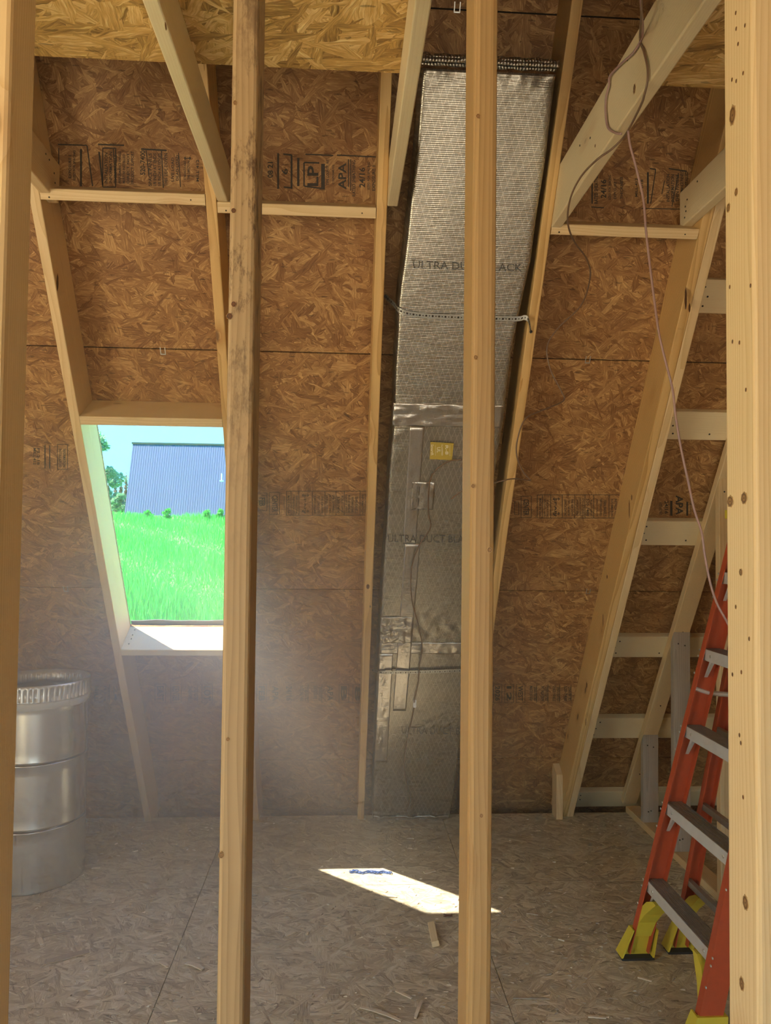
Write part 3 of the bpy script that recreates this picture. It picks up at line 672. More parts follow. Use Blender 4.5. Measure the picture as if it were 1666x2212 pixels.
# ------------------------------------------------------------------ loose cables at upper right
wire('hanging_cable', [at(1384, -40, 1.70), at(1386, 20, 1.70), atx(1388, 75), atx(1370, 112), atx(1340, 140), atx(1318, 165), atx(1316, 184), atx(1309, 215), atx(1309, 250), atx(1314, 276), atx(1330, 287), atx(1342, 289)], .0032, M['wire_p'], 'mauve cable looping across the side of the right joist')
wire('hanging_cable', [at(1388, -40, 1.66), at(1386, 30, 1.66), atx(1383, 85), atx(1391, 110), atx(1399, 145), atx(1399, 175), atx(1392, 205), at(1384, 222, 1.80)+Vector((0, 0, -.008)), at(1352, 290, 1.95), at(1322, 322, 2.0), at(1290, 345, 2.02), at(1255, 382, 2.1), at(1232, 430, 2.2), at(1227, 480, 2.3), at(1240, 520, 2.4), at(1268, 560, 2.5), at(1275, 600, 2.6), at(1255, 660, 2.75), at(1205, 710, 2.85), at(1182, 750, 2.9), at(1190, 800, 2.92), at(1213, 845, 2.93), at(1217, 866, 2.93), at(1175, 885, 2.90), at(1135, 905, 2.88), at(1118, 950, 2.9), at(1117, 985, 2.9), at(1130, 1018, 2.92), at(1147, 1038, 2.92)], .0030, M['wire_b'],
     'dark cable crossing the right joist and snaking down beside the duct')
wire('cable_end', [at(1147, 1038, 2.92), at(1110, 1034, 2.9), at(1080, 1040, 2.9), at(1040, 1050, 2.92), at(1000, 1060, 2.95), at(975, 1078, 3.0)], .0028, M['wire_b'], 'stray wire end passing behind the middle stud toward the duct')
wire('drop_cable', [at(1357, 283, 1.92), at(1362, 315, 1.92), at(1374, 360, 1.92), at(1390, 430, 1.92), at(1396, 500, 1.92), at(1404, 570, 1.92), at(1414, 650, 1.92), at(1424, 720, 1.92), at(1438, 780, 1.92), at(1453, 840, 1.92), at(1460, 900, 1.92), at(1472, 970, 1.92), at(1487, 1040, 1.92), at(1500, 1100, 1.92), at(1516, 1150, 1.92), at(1523, 1200, 1.92), at(1535, 1260, 1.92), at(1550, 1305, 1.92), at(1572, 1345, 1.92), at(1600, 1400, 1.95)], .0032, M['wire_p'],
     'long mauve cable hanging from the right joist down behind the right stud')

# ------------------------------------------------------------------ printed mill stamps on the sheathing
OFF = .0006
pr = Print(OFF)                         # bay left of the mould-stained stud, upper band, reads upward
pr.line(125, 312, 188, 314, 1.6); pr.line(188, 314, 200, 402, 1.6); pr.fill(173, 322, 177, 402); pr.fill(126, 320, 128, 395)
pr.text('EXPOSURE 1', 148, 335, 154, 385); pr.text('SIZED FOR SPACING', 158, 325, 163, 390)
pr.line(212, 312, 268, 314, 1.8); pr.line(214, 328, 222, 400, 2); pr.rect(222, 320, 250, 404, 1.4); pr.line(245, 322, 250, 404)
x = 226
for tx, wd in (('INSTALLATION', 8), ('INFORMATION', 8), ('THIN PANELS', 8), ('PERFORMANCE PANELS', 7), ('MUST BE INSTALLED', 7), ('DIRECT NOT', 7), ('PRODUCT SUPPORT', 8)):
    pr.text(tx, x, 330+random.uniform(-4, 8), x+wd-1.5, 396); x += wd+2
pr.text('520-7400', 303, 325, 314, 378); pr.line(305, 322, 360, 325, 2); pr.line(316, 325, 322, 382, 1.4)
for tx, x in (('SPACE PANELS', 321), ('1/8 INCH AT ENDS', 331), ('1/8 INCH AT EDGES', 341), ('THIS SIDE DOWN', 355)): pr.text(tx, x, 331, x+7, 402)
pr.line(349, 326, 353, 406, 1.4); pr.text('LIVE LOAD', 370, 340, 376, 392); pr.text('DEAD LOAD', 380, 335, 386, 390); pr.arrow(405, 342, 0, True); pr.text('STRENGTH AXIS', 397, 348, 402, 388); pr.text('THIS DIRECTION', 405, 348, 410, 388); pr.text('MILL 412', 424, 345, 430, 392); pr.line(386, 330, 390, 404)
pr.make('mill_stamp', PAN[(3, -2.31)], M['ink'])
pr = Print(OFF)                         # middle bay, upper band: the large mark
pr.text('08 21', 578, 350, 590, 384); pr.fill(599, 331, 603, 408); pr.fill(628, 334, 632, 408); pr.line(612, 333, 630, 335, 2); pr.text('6', 609, 364, 622, 377); pr.line(613, 404, 630, 406, 2)
pr.fill(642, 341, 647, 402); pr.line(657, 351, 657, 402, 2); pr.line(657, 351, 690, 352, 2); pr.fill(694, 354, 702, 408); pr.line(657, 402, 702, 408, 2)
pr.text('LP', 664, 358, 688, 402); pr.text('TYPE COUNTY, WI', 705, 346, 712, 400); pr.text('CONFORMS PS2', 718, 356, 722, 398); pr.text('APA', 731, 352, 748, 409)
pr.fill(752, 344, 754, 404); pr.fill(757, 344, 759, 412); pr.text('RATED SHEATHING', 761, 346, 768, 424); pr.text('24/16', 776, 362, 789, 405)
pr.text('SIZED FOR SPACING', 794, 350, 799, 410); pr.text('EXPOSURE 1', 804, 358, 811, 412); pr.line(660, 333, 720, 336, 1.6); pr.line(728, 335, 812, 339, 1.6)
pr.make('mill_stamp', PAN[(3, -2.31)], M['ink'])
pr = Print(OFF)                         # bay right of the duct, upper band
pr.fill(1278, 388, 1281, 440); pr.text('RATED SHEATHING', 1284, 370, 1292, 440); pr.text('24/16', 1298, 388, 1310, 428); pr.text('SIZED FOR SPACING', 1315, 378, 1320, 432); pr.text('EXPOSURE 1', 1326, 388, 1332, 430); pr.text('THICKNESS', 1340, 382, 1346, 430); pr.text('MILL 412', 1372, 385, 1378, 425); pr.text('PS 2-18', 1384, 388, 1390, 420)
pr.line(1404, 364, 1417, 366, 1.6); pr.line(1417, 366, 1406, 440, 1.5); pr.fill(1398, 372, 1402, 440); pr.line(1445, 364, 1484, 370, 1.6); pr.line(1436, 390, 1430, 420)
pr.line(1466, 374, 1452, 446, 1.3); x = 1440
for tx in ('INSTALLATION', 'INFORMATION', 'THIN PANELS', 'PERFORMANCE PANELS', 'MUST BE INSTALLED'): pr.text(tx, x, 388-len(tx), x+7, 436); x += 10
pr.line(1278, 447, 1305, 449, 1.5); pr.line(1386, 450, 1480, 452, 1.2)
pr.make('mill_stamp', PAN[(3, .126)], M['ink'])
def band(pr, X0, X1, y0, y1, cols, lines):
    pr.rect(X0, y0, X1, y1, 1.1)
    for x in lines: pr.line(x, y0, x, y1, 1.1)
    for tx, a, b in cols: pr.text(tx, a, y0+7+random.uniform(0, 5), b, y1-4, -1)
pr = Print(OFF)                         # middle bay, centre band, reads downward
pr.rect(556, 1065, 577, 1103, 1); pr.text('FEB', 560, 1075, 573, 1093, -1); pr.rect(582, 1064, 604, 1111, 1); pr.text('CENTER', 588, 1070, 600, 1106, -1); pr.line(614, 1072, 614, 1098, .9)
band(pr, 619, 795, 1061, 1113, (('MADE IN USA', 621, 627), ('STRENGTH AXIS', 632, 637), ('THIS DIRECTION', 639, 643), ('SPAN', 657, 661), ('1/8 INCH SPACING', 678, 683), ('TEST LOAD RATED', 686, 691), ('THIS SIDE DOWN', 694, 699),
     ('SPACE PANELS', 718, 723), ('1/8 INCH AT ENDS', 711, 716), ('1/8 INCH AT EDGES', 704, 709), ('520-7400', 728, 734), ('PRODUCT SUPPORT', 737, 742), ('MUST BE INSTALLED', 752, 757), ('PERFORMANCE PANELS', 759, 764), ('DIRECT NOT', 746, 750), ('THIN PANELS', 767, 773), ('INFORMATION', 781, 786), ('INSTALLATION', 788, 793)),
     (629, 646, 675, 702, 726, 744, 778))
pr.arrow(660, 1104, 0, True); pr.arrow(660, 1070, 0, True)
pr.make('mill_stamp', PAN[(1, -2.31)], M['ink'])
pr = Print(OFF)                         # right bay, centre band
pr.rect(1126, 1072, 1148, 1118, 1); pr.text('CENTER', 1131, 1078, 1143, 1114, -1); pr.rect(1112, 1084, 1121, 1112, .9)
band(pr, 1161, 1342, 1069, 1119, (('MADE IN USA', 1165, 1170), ('STRENGTH AXIS', 1175, 1179), ('THIS DIRECTION', 1181, 1185), ('SPAN', 1198, 1203), ('1/8 INCH SPACING', 1219, 1224), ('TEST LOAD RATED', 1227, 1231), ('THIS SIDE DOWN', 1234, 1239),
     ('1/8 INCH AT EDGES', 1245, 1250), ('1/8 INCH AT ENDS', 1252, 1256), ('SPACE PANELS', 1258, 1262), ('520-7400', 1267, 1273), ('PRODUCT SUPPORT', 1275, 1280), ('DIRECT NOT', 1288, 1292), ('PERFORMANCE PANELS', 1296, 1301), ('THIN PANELS', 1304, 1310), ('INFORMATION', 1320, 1325), ('INSTALLATION', 1328, 1333)),
     (1172, 1190, 1215, 1242, 1264, 1283, 1316))
pr.arrow(1202, 1110, 0, True); pr.arrow(1202, 1078, 0, True)
pr.make('mill_stamp', PAN[(1, .126)], M['ink'])
pr = Print(OFF)                         # far right, beyond the doubled rafter
pr.text('RATED SHEATHING', 1424, 1085, 1430, 1112, -1); pr.text('24/16', 1436, 1082, 1444, 1110, -1); pr.fill(1448, 1082, 1453, 1114); pr.text('APA', 1460, 1070, 1476, 1112, -1); pr.fill(1483, 1084, 1487, 1114); pr.text('TYPE COUNTY, WI', 1490, 1084, 1494, 1112, -1)
pr.make('mill_stamp', PAN[(1, .126)], M['ink'])
for (xa, xb, key, words) in ((555, 792, (0, -1.10), (('FEB', 2), ('APA', 1), ('24/16', 1), ('RATED SHEATHING', 0), ('EXPOSURE 1', 0), ('APA', 1), ('B', 2), ('8', 2))), (1066, 1240, (0, -1.10), (('2026', 2), ('12', 2), ('WEST', 2), ('MADE IN USA', 0), ('INSTALLATION', 0), ('SPACE PANELS', 0), ('520-7400', 0))),
                             (200, 262, (0, -3.2), (('MILL', 1), ('PS 2-18', 0), ('24', 1))), (335, 470, (0, -1.10), (('EAST', 2), ('CENTER', 2), ('SPACE PANELS', 0), ('LOT', 2)))):
    pr = Print(OFF); n = len(words); st_ = (xb-xa)/n
    for i, (tx, kd) in enumerate(words):
        a = xa+i*st_+2; b = a+st_*(.5 if kd else .35); pr.text(tx, a+2, 1482, b, 1514, -1)
        if kd == 2: pr.rect(a-2, 1478, b+4, 1518, 1)
        elif kd == 0: pr.text('SPAN RATED', b+2, 1484, b+st_*.25+2, 1514, -1); pr.line(b+st_*.33, 1478, b+st_*.33, 1518, 1)
    pr.make('mill_stamp', PAN[key if key in PAN else (1, -2.31)], M['ink'])
pr = Print(OFF)                         # far left band seen between the left stud and rafter
for i, x in enumerate((72, 80, 96, 106)): pr.text(('MILL 412', 'PS 2-18', 'WALL', 'ROOF')[i], x, 968, x+6, 1004, -1) if i < 2 else pr.fill(x, 962, x+2.5, 1012)
pr.rect(124, 960, 146, 1014, 1); pr.text('INSTALLATION', 127, 970, 133, 1008, -1); pr.text('INFORMATION', 136, 970, 142, 1008, -1)
pr.make('mill_stamp', PAN[(2, -3.2)], M['ink'])

# ------------------------------------------------------------------ round galvanised duct standing at the left
def lathe(prof, cx, cy, seg=96, mod=None, close=False):
    v = []; f = []
    for j, (r_, z) in enumerate(prof):
        for k in range(seg):
            a = 2*math.pi*k/seg; rr = r_+(mod(a, j) if mod else 0); v.append((cx+rr*math.cos(a), cy+rr*math.sin(a), z))
    for j in range(len(prof)-1):
        for k in range(seg): f.append((j*seg+k, j*seg+(k+1) % seg, (j+1)*seg+(k+1) % seg, (j+1)*seg+k))
    return v, f
M['duct_steel'] = plain('round_duct_galvanised', (.70, .74, .73), .26, 1.0, var=.08, scale=5)
M['mastic'] = plain('grey_mastic', (.56, .58, .56), .85, var=.2, scale=30, bump=.4)
CX, CY, CR = -1.474, 3.70, .228
rd_ = empty('round_duct', (CX, CY, 0)); props(rd_, 'open galvanised round duct standing upright behind the left stud', 'duct')
for z0, z1 in ((.002, .281), (.289, .583), (.591, .862)):
    prof = [(CR-.0025, z0), (CR, z0)]+([(CR, z1)] if z1 > .85 else [(CR, z1-.003), (CR+.0035, z1-.001)])+[(CR-.0025, z1)]
    n_ = 18
    v, f = lathe([(CR-.0025, z0), (CR+.0012, z0), (CR, z0+.006)]+[(CR, z0+.006+(z1-z0-.014)*i/6) for i in range(1, 7)]+[(CR+.0035, z1-.004), (CR+.0035, z1), (CR-.0025, z1), (CR-.0025, z0)], CX, CY)
    under(rd_, obj('duct_shell', v, f, M['duct_steel'], None, True))
def crimp(a, j): return .0035*(1 if math.sin(a*62) > 0 else -1) if j in (2, 3) else 0
v, f = lathe([(CR+.006, .868), (CR+.009, .872), (CR+.004, .876), (CR+.004, .925), (CR+.006, .930), (CR+.006, .946), (CR+.003, .946), (CR+.001, .90), (CR-.001, .868), (CR+.006, .868)], CX, CY, 496, crimp)
under(rd_, obj('crimped_collar', v, f, M['galv'], None, True))
random.seed(3)
v, f = lathe([(CR+.0005, .835), (CR+.004, .842), (CR+.006, .855), (CR+.005, .869), (CR+.0005, .872)], CX, CY, 160)
v = [(x, y, z+(.014*noise.noise((x*7, y*7, 1))+.006*noise.noise((x*30, y*30, 1)) if z < .85 else 0)) for x, y, z in v]
under(rd_, obj('mastic_band', v, f, M['mastic'], None, True))

# ------------------------------------------------------------------ folded orange stepladder
M['orange'] = plain('orange_fibreglass', (.50, .085, .028), .5, var=.12, scale=40)
M['alu'] = plain('brushed_aluminium', (.74, .75, .75), .5, .45, var=.12, scale=25)
M['aludark'] = plain('worn_tread_aluminium', (.40, .39, .37), .5, .5, var=.25, scale=60)
M['groove'] = plain('dark_tread_groove', (.09, .075, .06), .7)  # groove faces coloured darker than the rib tops
M['yellow'] = plain('yellow_plastic', (.72, .60, .05), .5, var=.15, scale=20)
M['rubber'] = plain('black_rubber', (.03, .03, .03), .8)
lad = empty('stepladder', (1.25, 2.63, 0)); props(lad, 'orange fibreglass stepladder with aluminium steps, folded, behind the right stud', 'ladder')
KX, X0L = .2426, 1.143
def rail(poly, z0, z1, kx, ky, name, mt):
    g = G(); g.prism([(x+kx*z0, y+ky*z0, z0) for x, y in poly], [(x+kx*z1, y+ky*z1, z1) for x, y in poly]); return g.make(name, mt, lad)
def chan(x0, x1, yw, sg, fl_, t=.004):
    return [(x0, yw), (x1, yw), (x1, yw-sg*fl_), (x1-t, yw-sg*fl_), (x1-t, yw-sg*t), (x0+t, yw-sg*t), (x0+t, yw-sg*fl_), (x0, yw-sg*fl_)]
rail(chan(X0L, X0L+.079, 2.908, 1, .030), .02, 1.74, KX, -.03, 'front_rail', M['orange'])
rail(chan(X0L, X0L+.079, 2.352, -1, .030), .02, 1.74, KX, .03, 'front_rail', M['orange'])
rail(chan(1.346, 1.400, 2.945, 1, .028), .02, 1.70, .182, -.03, 'rear_rail', M['orange'])
rail(chan(1.346, 1.400, 2.315, -1, .028), .02, 1.70, .182, .03, 'rear_rail', M['orange'])
g = G(); g.box((X0L+KX*1.74-.01, 2.36, 1.74), (X0L+KX*1.74+.15, 2.90, 1.775)); g.make('top_cap', M['yellow'], lad)
def rivet(P, n=(-1, 0, 0), par=lad, r=.005): 
    o = nail(par, P, n, r, .002, name='rivet'); o.data = riv_me; return o
riv_me = None
_g = G(); _g.prism([(math.cos(i*math.pi/4), math.sin(i*math.pi/4), 0) for i in range(8)], [(.8*math.cos(i*math.pi/4), .8*math.sin(i*math.pi/4), 1) for i in range(8)])
riv_me = bpy.data.meshes.new('rivet'); riv_me.from_pydata(_g.v, [], _g.f); riv_me.materials.append(M['galv'])
for k in range(1, 6):
    z = .305*k; xf = X0L+KX*z+.005; dpt_ = .070; ya, yb = 2.352+.03*z+.006, 2.908-.03*z-.006
    top = []; n = 9
    for i in range(n):
        a = xf+dpt_*i/n; c = dpt_/n
        top += [(a, z), (a+c*.55, z), (a+c*.6, z-.0035), (a+c*.95, z-.0035)]
    prof = [(xf, z)]+top[1:]+[(xf+dpt_, z), (xf+dpt_, z-.030), (xf+dpt_-.002, z-.030), (xf+dpt_-.002, z-.006), (xf+.002, z-.006), (xf+.002, z-.046), (xf, z-.046)]
    # tread built as strips so that the concave profile closes cleanly
    st_ = empty('step', (xf, 2.63, z)); under(lad, st_); st_.matrix_parent_inverse = lad.matrix_basis.inverted()
    g = G(); L = len(prof); v = [(x, ya, zz) for x, zz in prof]+[(x, yb, zz) for x, zz in prof]
    g.add(v, [(i, (i+1) % L, L+(i+1) % L, L+i) for i in range(L)]); g.m = [1 if (i < 36 and i % 4 in (1, 2)) else 0 for i in range(L)]
    tr = g.make('tread', [M['aludark'], M['groove']]); tr.parent = st_; tr.matrix_parent_inverse = (lad.matrix_basis @ lad.matrix_basis.inverted() @ Matrix.Translation((xf, 2.63, z))).inverted()
    g = G(); g.box((xf-.0015, ya, z-.046), (xf-.0002, yb, z-.001)); ap = g.make('front_edge', M['alu']); ap.parent = st_; ap.matrix_parent_inverse = tr.matrix_parent_inverse.copy()
    for yy, sg in ((yb, -1), (ya, 1)):
        g = G(); xx = xf+.004
        g.hexa([(xx, yy, z-.115), (xx+.012, yy, z-.115), (xx+.012, yy+sg*.004, z-.115), (xx, yy+sg*.004, z-.115), (xx+.0, yy+sg*.045, z-.044), (xx+.014, yy+sg*.045, z-.044), (xx+.014, yy+sg*.062, z-.044), (xx, yy+sg*.062, z-.044)])
        o = g.make('step_brace', M['alu']); o.parent = st_; o.matrix_parent_inverse = tr.matrix_parent_inverse.copy()
        yr = yy-sg*.012
        for dz in (-.008, -.032, -.10): rivet((X0L+KX*(z+dz)-.0005, yr, z+dz))
        rivet((xf-.0015, yy+sg*.06, z-.024), r=.006)
for z in (.275, .58, .885):
    g = G(); g.box((1.352+.182*z, 2.325+.03*z, z-.012), (1.372+.182*z, 2.935-.03*z, z+.012)); g.make('rear_brace', M['aludark'], lad)
for ys in (2.915-.04, 2.345+.04):
    z = 1.06
    g = G(); g.tube([(X0L+KX*z+.01, ys, z), (X0L+KX*z+.075, ys, z-.02), (1.40+.182*z, ys+.004, z-.03)], .010, 6); g.make('spreader', M['alu'], lad)
    g = G(); g.tube([(X0L+KX*z+.078, ys+.006, z-.02), (X0L+KX*(z+.2)+.06, ys+.006, z+.17)], .009, 6); g.make('spreader_arm', M['alu'], lad)
# yellow feet and knee braces
def boot(x0, x1, yw, sg, kx, name='foot'):
    g = G(); h = .115; t = .006; e = .016
    outer = [(x0-e*.9, yw+sg*.016), (x1+e, yw+sg*.016)]
    lo = [(x0-.012, yw+sg*.004), (x1+.012, yw+sg*.004), (x1+.012, yw-sg*.040), (x1+.006, yw-sg*.040), (x1+.006, yw-sg*.010), (x0-.006, yw-sg*.010), (x0-.006, yw-sg*.040), (x0-.012, yw-sg*.040)]
    B = [(x, y+ (sg*.02 if i in (0, 1) else 0)-(sg*.0), .008) for i, (x, y) in enumerate(lo)]
    B = [(x+(-.018 if x < (x0+x1)/2 else .010), y, z) for x, y, z in B]
    T = [(x+kx*h, y, h) for x, y in lo]
    n = 8; g.add(B+T, [(i, (i+1) % n, n+(i+1) % n, n+i) for i in range(n)]+[(n, n+1, n+4, n+5), (n+1, n+2, n+3, n+4), (n, n+5, n+6, n+7), (4, 1, 0, 5), (4, 3, 2, 1), (7, 6, 5, 0)])
    f_ = g.make(name, M['yellow'], lad)
    s_ = G(); s_.box((x0-.028, yw-sg*.042 if sg > 0 else yw+.0, 0), (x1+.022, yw+sg*.006 if sg > 0 else yw+.042, .009)); o = s_.make('rubber_pad', M['rubber'])
    o.parent = f_; o.matrix_parent_inverse = lad.matrix_basis.inverted() @ lad.matrix_basis
    return f_
boot(X0L, X0L+.079, 2.909, 1, KX); boot(X0L, X0L+.079, 2.351, -1, KX); boot(1.346, 1.400, 2.946, 1, .182); boot(1.346, 1.400, 2.314, -1, .182)
def knee(y0, sg, x0, x1, kx, ztop):
    outp = [(0, .085), (.006, .15), (.022, .20), (.052, .235), (.095, ztop)]; inn = [(.125, ztop), (.095, .225), (.062, .19), (.032, .145), (.016, .085)]
    P = outp+inn; g = G()
    A = [(x0+kx*z, y0+sg*d, z) for d, z in P]; B = [(x1+kx*z, y0+sg*d, z) for d, z in P]
    n = len(P); f = [(i, (i+1) % n, n+(i+1) % n, n+i) for i in range(n)]
    f += [(i, i+1, n-2-i, n-1-i) for i in range(4)]+[(n+n-1-i, n+n-2-i, n+i+1, n+i) for i in range(4)]
    g.add(A+B, f); return g.make('knee_brace', M['yellow'], lad)
knee(2.902, -1, X0L+.004, X0L+.074, KX, .257); knee(2.358, 1, X0L+.004, X0L+.074, KX, .257); knee(2.94, -1, 1.350, 1.396, .182, .262)

# ------------------------------------------------------------------ things lying on the floor
random.seed(11)
def sliver(px, py, L, wd, ang, mt, name, label, cat='offcut', h=.004, group=None, curl=0):
    P = atz(px, py); a = R(ang); d = Vector((math.cos(a), math.sin(a), 0)); q = Vector((-d.y, d.x, 0)); g = G(); n = 6; prev = None
    for i in range(n+1):
        t = i/n; c = P+d*(t-.5)*L+Vector((0, 0, .0012+curl*math.sin(t*math.pi))); ww = wd*(.35+.65*math.sin(math.pi*(.12+.76*t))**.6)*(1+.25*noise.noise((px, t*5, 1)))
        row = [c-q*ww/2, c+q*ww/2, c+q*ww/2+Vector((0, 0, h)), c-q*ww/2+Vector((0, 0, h))]
        if prev: g.add(prev+row, [(0, 1, 5, 4), (1, 2, 6, 5), (2, 3, 7, 6), (3, 0, 4, 7)])
        else: g.add(row, [(0, 1, 2, 3)])
        prev = row
    g.add(prev, [(3, 2, 1, 0)])
    return props(g.make(name, mt), label, cat, group)
M['chip'] = plain('fresh_wood_splinter', (.74, .67, .54), .7, var=.2, scale=60)
M['chipd'] = plain('dull_wood_splinter', (.44, .39, .32), .7, var=.25, scale=60)
# block offcut
a = atz(940, 2046); b = atz(933, 2003)
off = board('block_offcut', (a.x+.002, a.y, .0125), (b.x, b.y, .0125), (1, 0, .25), .030, (0, 0, 1), .022, M['pine_white'], bev=.003)
props(off, 'small split block offcut on the floor just below the sun patch', 'offcut')
CG = 'wood splinters on the floor'
sl_ = [(246, 1945, .05, .012, 95, 'pale upright chip left of the centre seam'), (88, 2035, .055, .016, 120, 'pale chip near the foot of the left stud'), (420, 2089, .085, .020, 148, 'long pale splinter left of the stained stud'),
       (354, 2084, .045, .016, 140, 'short white chip left of the long pale splinter'), (145, 2068, .16, .035, 28, 'broad dull strand on the left floor'), (130, 2015, .14, .010, 24, 'thin long strand near the round duct'),
       (208, 1876, .04, .012, 5, 'pale chip just right of the round duct'), (822, 2192, .16, .014, 150, 'long light splinter at the bottom, left of the middle stud'), (872, 2150, .07, .010, 140, 'thin splinter above the bottom middle debris'),
       (1148, 2158, .13, .010, 176, 'brown thin stick right of the middle stud at the bottom'), (1393, 2117, .05, .009, 150, 'white chip on the floor left of the ladder foot'), (1290, 2199, .06, .012, 170, 'tan chip at the bottom right floor'),
       (928, 1884, .06, .028, 25, 'flat pale flake just beyond the sun patch'), (843, 1938, .06, .014, 170, 'bright flake inside the sun patch'), (664, 2018, .022, .012, 80, 'small white chip right of the stained stud'), (628, 2018, .05, .02, 40, 'white scuffed flake right of the stained stud'),
       (1150, 1976, .05, .006, 160, 'thin dark splinter right of the sun patch'), (1213, 2032, .025, .007, 150, 'tiny pale chip on the right floor'), (905, 2182, .10, .012, 70, 'curled shaving at the bottom beside the middle stud'), (640, 1925, .10, .010, 165, 'long flat strand left of the sun patch')]
for i, (px, py, L, wd, an, lb_) in enumerate(sl_):
    dull = i in (4, 5, 9, 16, 19)
    sliver(px, py, L, wd, an, M['chipd' if dull else 'chip'], 'wood_splinter', lb_, group=CG, h=.003 if L > .1 else .004, curl=.006 if i in (2, 7, 18) else .001)
# blue collated nail strip
M['blue'] = plain('blue_plastic', (.03, .08, .26), .4)
g = G()
A = atz(758, 1885); B = atz(843, 1886)
for i in range(14):
    t = i/13; c = A.lerp(B, t); c.z = .004+.003*math.sin(i); c.y += .008*math.sin(i*1.3)
    g.tube([c+Vector((.007*math.cos(k*math.pi/4), .009*math.sin(k*math.pi/4), .002*(k % 2))) for k in range(9)], .0028, 5)
g.tube([A.lerp(B, i/20)+Vector((0, .009*math.sin(i*.85), .006)) for i in range(21)], .0034, 5)
g.tube([A.lerp(B, i/20)+Vector((0, -.011+.004*math.sin(i*.85), .003)) for i in range(21)], .0018, 5)
props(g.make('nail_strip', M['blue'], smooth=True), 'blue plastic nail strip lying in the sun patch', 'nail strip')
g = G(); c = atz(968, 1981)
for i in range(5): g.tube([c+Vector((random.uniform(-.02, .02), random.uniform(-.008, .008), .004+random.uniform(0, .006))) for _ in range(4)], .0022, 5)
M['rust'] = plain('dark_reddish_scrap', (.16, .07, .05), .7)
props(g.make('crumpled_scrap', M['rust']), 'small dark crumpled scrap at the near edge of the sun patch', 'scrap')
# sawdust and broken strands, too many to count
g = G(); random.seed(5)
for i in range(4200):
    y = 1.9+2.45*random.random()**1.25; x = random.uniform(-1.9, 1.65)
    if y > 3.5 and random.random() < .6: continue
    k = noise.noise((x*1.3, y*1.3, 4)); 
    if k+random.random()*.9 < .12: continue
    big = random.random() < .05
    L = random.uniform(.006, .022)*(2.2 if big else 1); wd = random.uniform(.0008, .0028)*(1.8 if big else 1); a = random.gauss(.15, .9); d = Vector((math.cos(a), math.sin(a), 0)); q = Vector((-d.y, d.x, 0))
    c = Vector((x, y, .0004)); hh = random.uniform(.0005, .002); tip = random.uniform(0, .006)
    p0, p1 = c-d*L/2, c+d*L/2; g.add([p0-q*wd/2, p1-q*wd/4, p1+q*wd/4+Vector((0, 0, tip)), p0+q*wd/2+Vector((0, 0, 0)), c+Vector((0, 0, hh+tip*.5))], [(0, 1, 4), (1, 2, 4), (2, 3, 4), (3, 0, 4), (3, 2, 1, 0)], 0 if random.random() < .22 else 1)
props(g.make('sawdust', [M['chip'], M['chipd']]), 'scattered sawdust and broken strands over the floor', 'sawdust', kind='stuff')

# ------------------------------------------------------------------ outdoors
def gz(x, y): 
    return -3.2+.0925*max(y-6, 0)+.25*noise.noise((x*.06, y*.06, 0))
def leafmat(name, c0, c1, tr=.4):
    m, t, b = mat(name); ge = N(t, 'ShaderNodeNewGeometry')
    c = Ramp(t, ge.outputs['Random Per Island'], [(0, c0), (1, c1)]); t.links.new(c, b.inputs['Base Color']); b.inputs['Roughness'].default_value = .6
    tl = N(t, 'ShaderNodeBsdfTranslucent', i={0: c}); mx = N(t, 'ShaderNodeMixShader', i={0: tr, 1: b.outputs[0], 2: tl.outputs[0]})
    o = [n for n in t.nodes if n.type == 'OUTPUT_MATERIAL'][0]; t.links.new(mx.outputs[0], o.inputs[0]); return m
M['grass'] = leafmat('grass_blades', (.05, .42, .05), (.15, .74, .14), .45)
gm, t, b = mat('meadow_ground'); v, raw, rn = coords(t, 0)
n = N(t, 'ShaderNodeTexNoise', i={'Vector': v, 'Scale': .9, 'Detail': 6, 'Roughness': .7})
t.links.new(Ramp(t, n.outputs[0], [(.3, (.07, .36, .04)), (.7, (.18, .62, .11))]), b.inputs['Base Color']); b.inputs['Roughness'].default_value = .9; M['ground'] = gm
v = []; f = []; nx, ny = 60, 60
for j in range(ny+1):
    for i in range(nx+1):
        y = (6+((j-12)/(ny-12))**1.5*250) if j >= 12 else 6-((12-j)/12)**1.5*160; x = -160+i/nx*320; v.append((x, y, gz(x, min(y, 84))-(0 if y < 84 else .02*(y-84))))
k = nx+1; f = [(j*k+i, j*k+i+1, (j+1)*k+i+1, (j+1)*k+i) for j in range(ny) for i in range(nx)]
M['bounce_soil'] = plain('unseen_bounce_soil', (.34, .27, .19), .95, var=.25, scale=.5)  # unseen tan ground added to bounce warm light indoors
props(obj('ground', v, f, [M['ground'], M['bounce_soil']], None, True, None, [1 if q < 12*nx else 0 for q in range(len(f))]), kind='structure')
rg = np.random.default_rng(4); NB = 42000
yy = 19+(79-19)*rg.random(NB)**1.15; rt = rg.uniform(-.44, -.06, NB); xx = rt*yy
hh = rg.uniform(.25, .6, NB)*(1+.4*np.sin(xx*.8+yy*.5)); ww = rg.uniform(.03, .07, NB)*(1+yy/60); aa = rg.uniform(0, math.pi, NB)
lx, ly = rg.normal(0, .13, NB), rg.normal(0, .13, NB)
zz = -3.2+.0925*(yy-6)-.03
zz += np.array([.25*noise.noise((a_*.06, b_*.06, 0)) for a_, b_ in zip(xx, yy)])
V = np.empty((NB, 3, 3)); dx, dy = np.cos(aa)*ww/2, np.sin(aa)*ww/2
V[:, 0] = np.stack([xx-dx, yy-dy, zz], 1); V[:, 1] = np.stack([xx+dx, yy+dy, zz], 1); V[:, 2] = np.stack([xx+lx, yy+ly, zz+hh], 1)
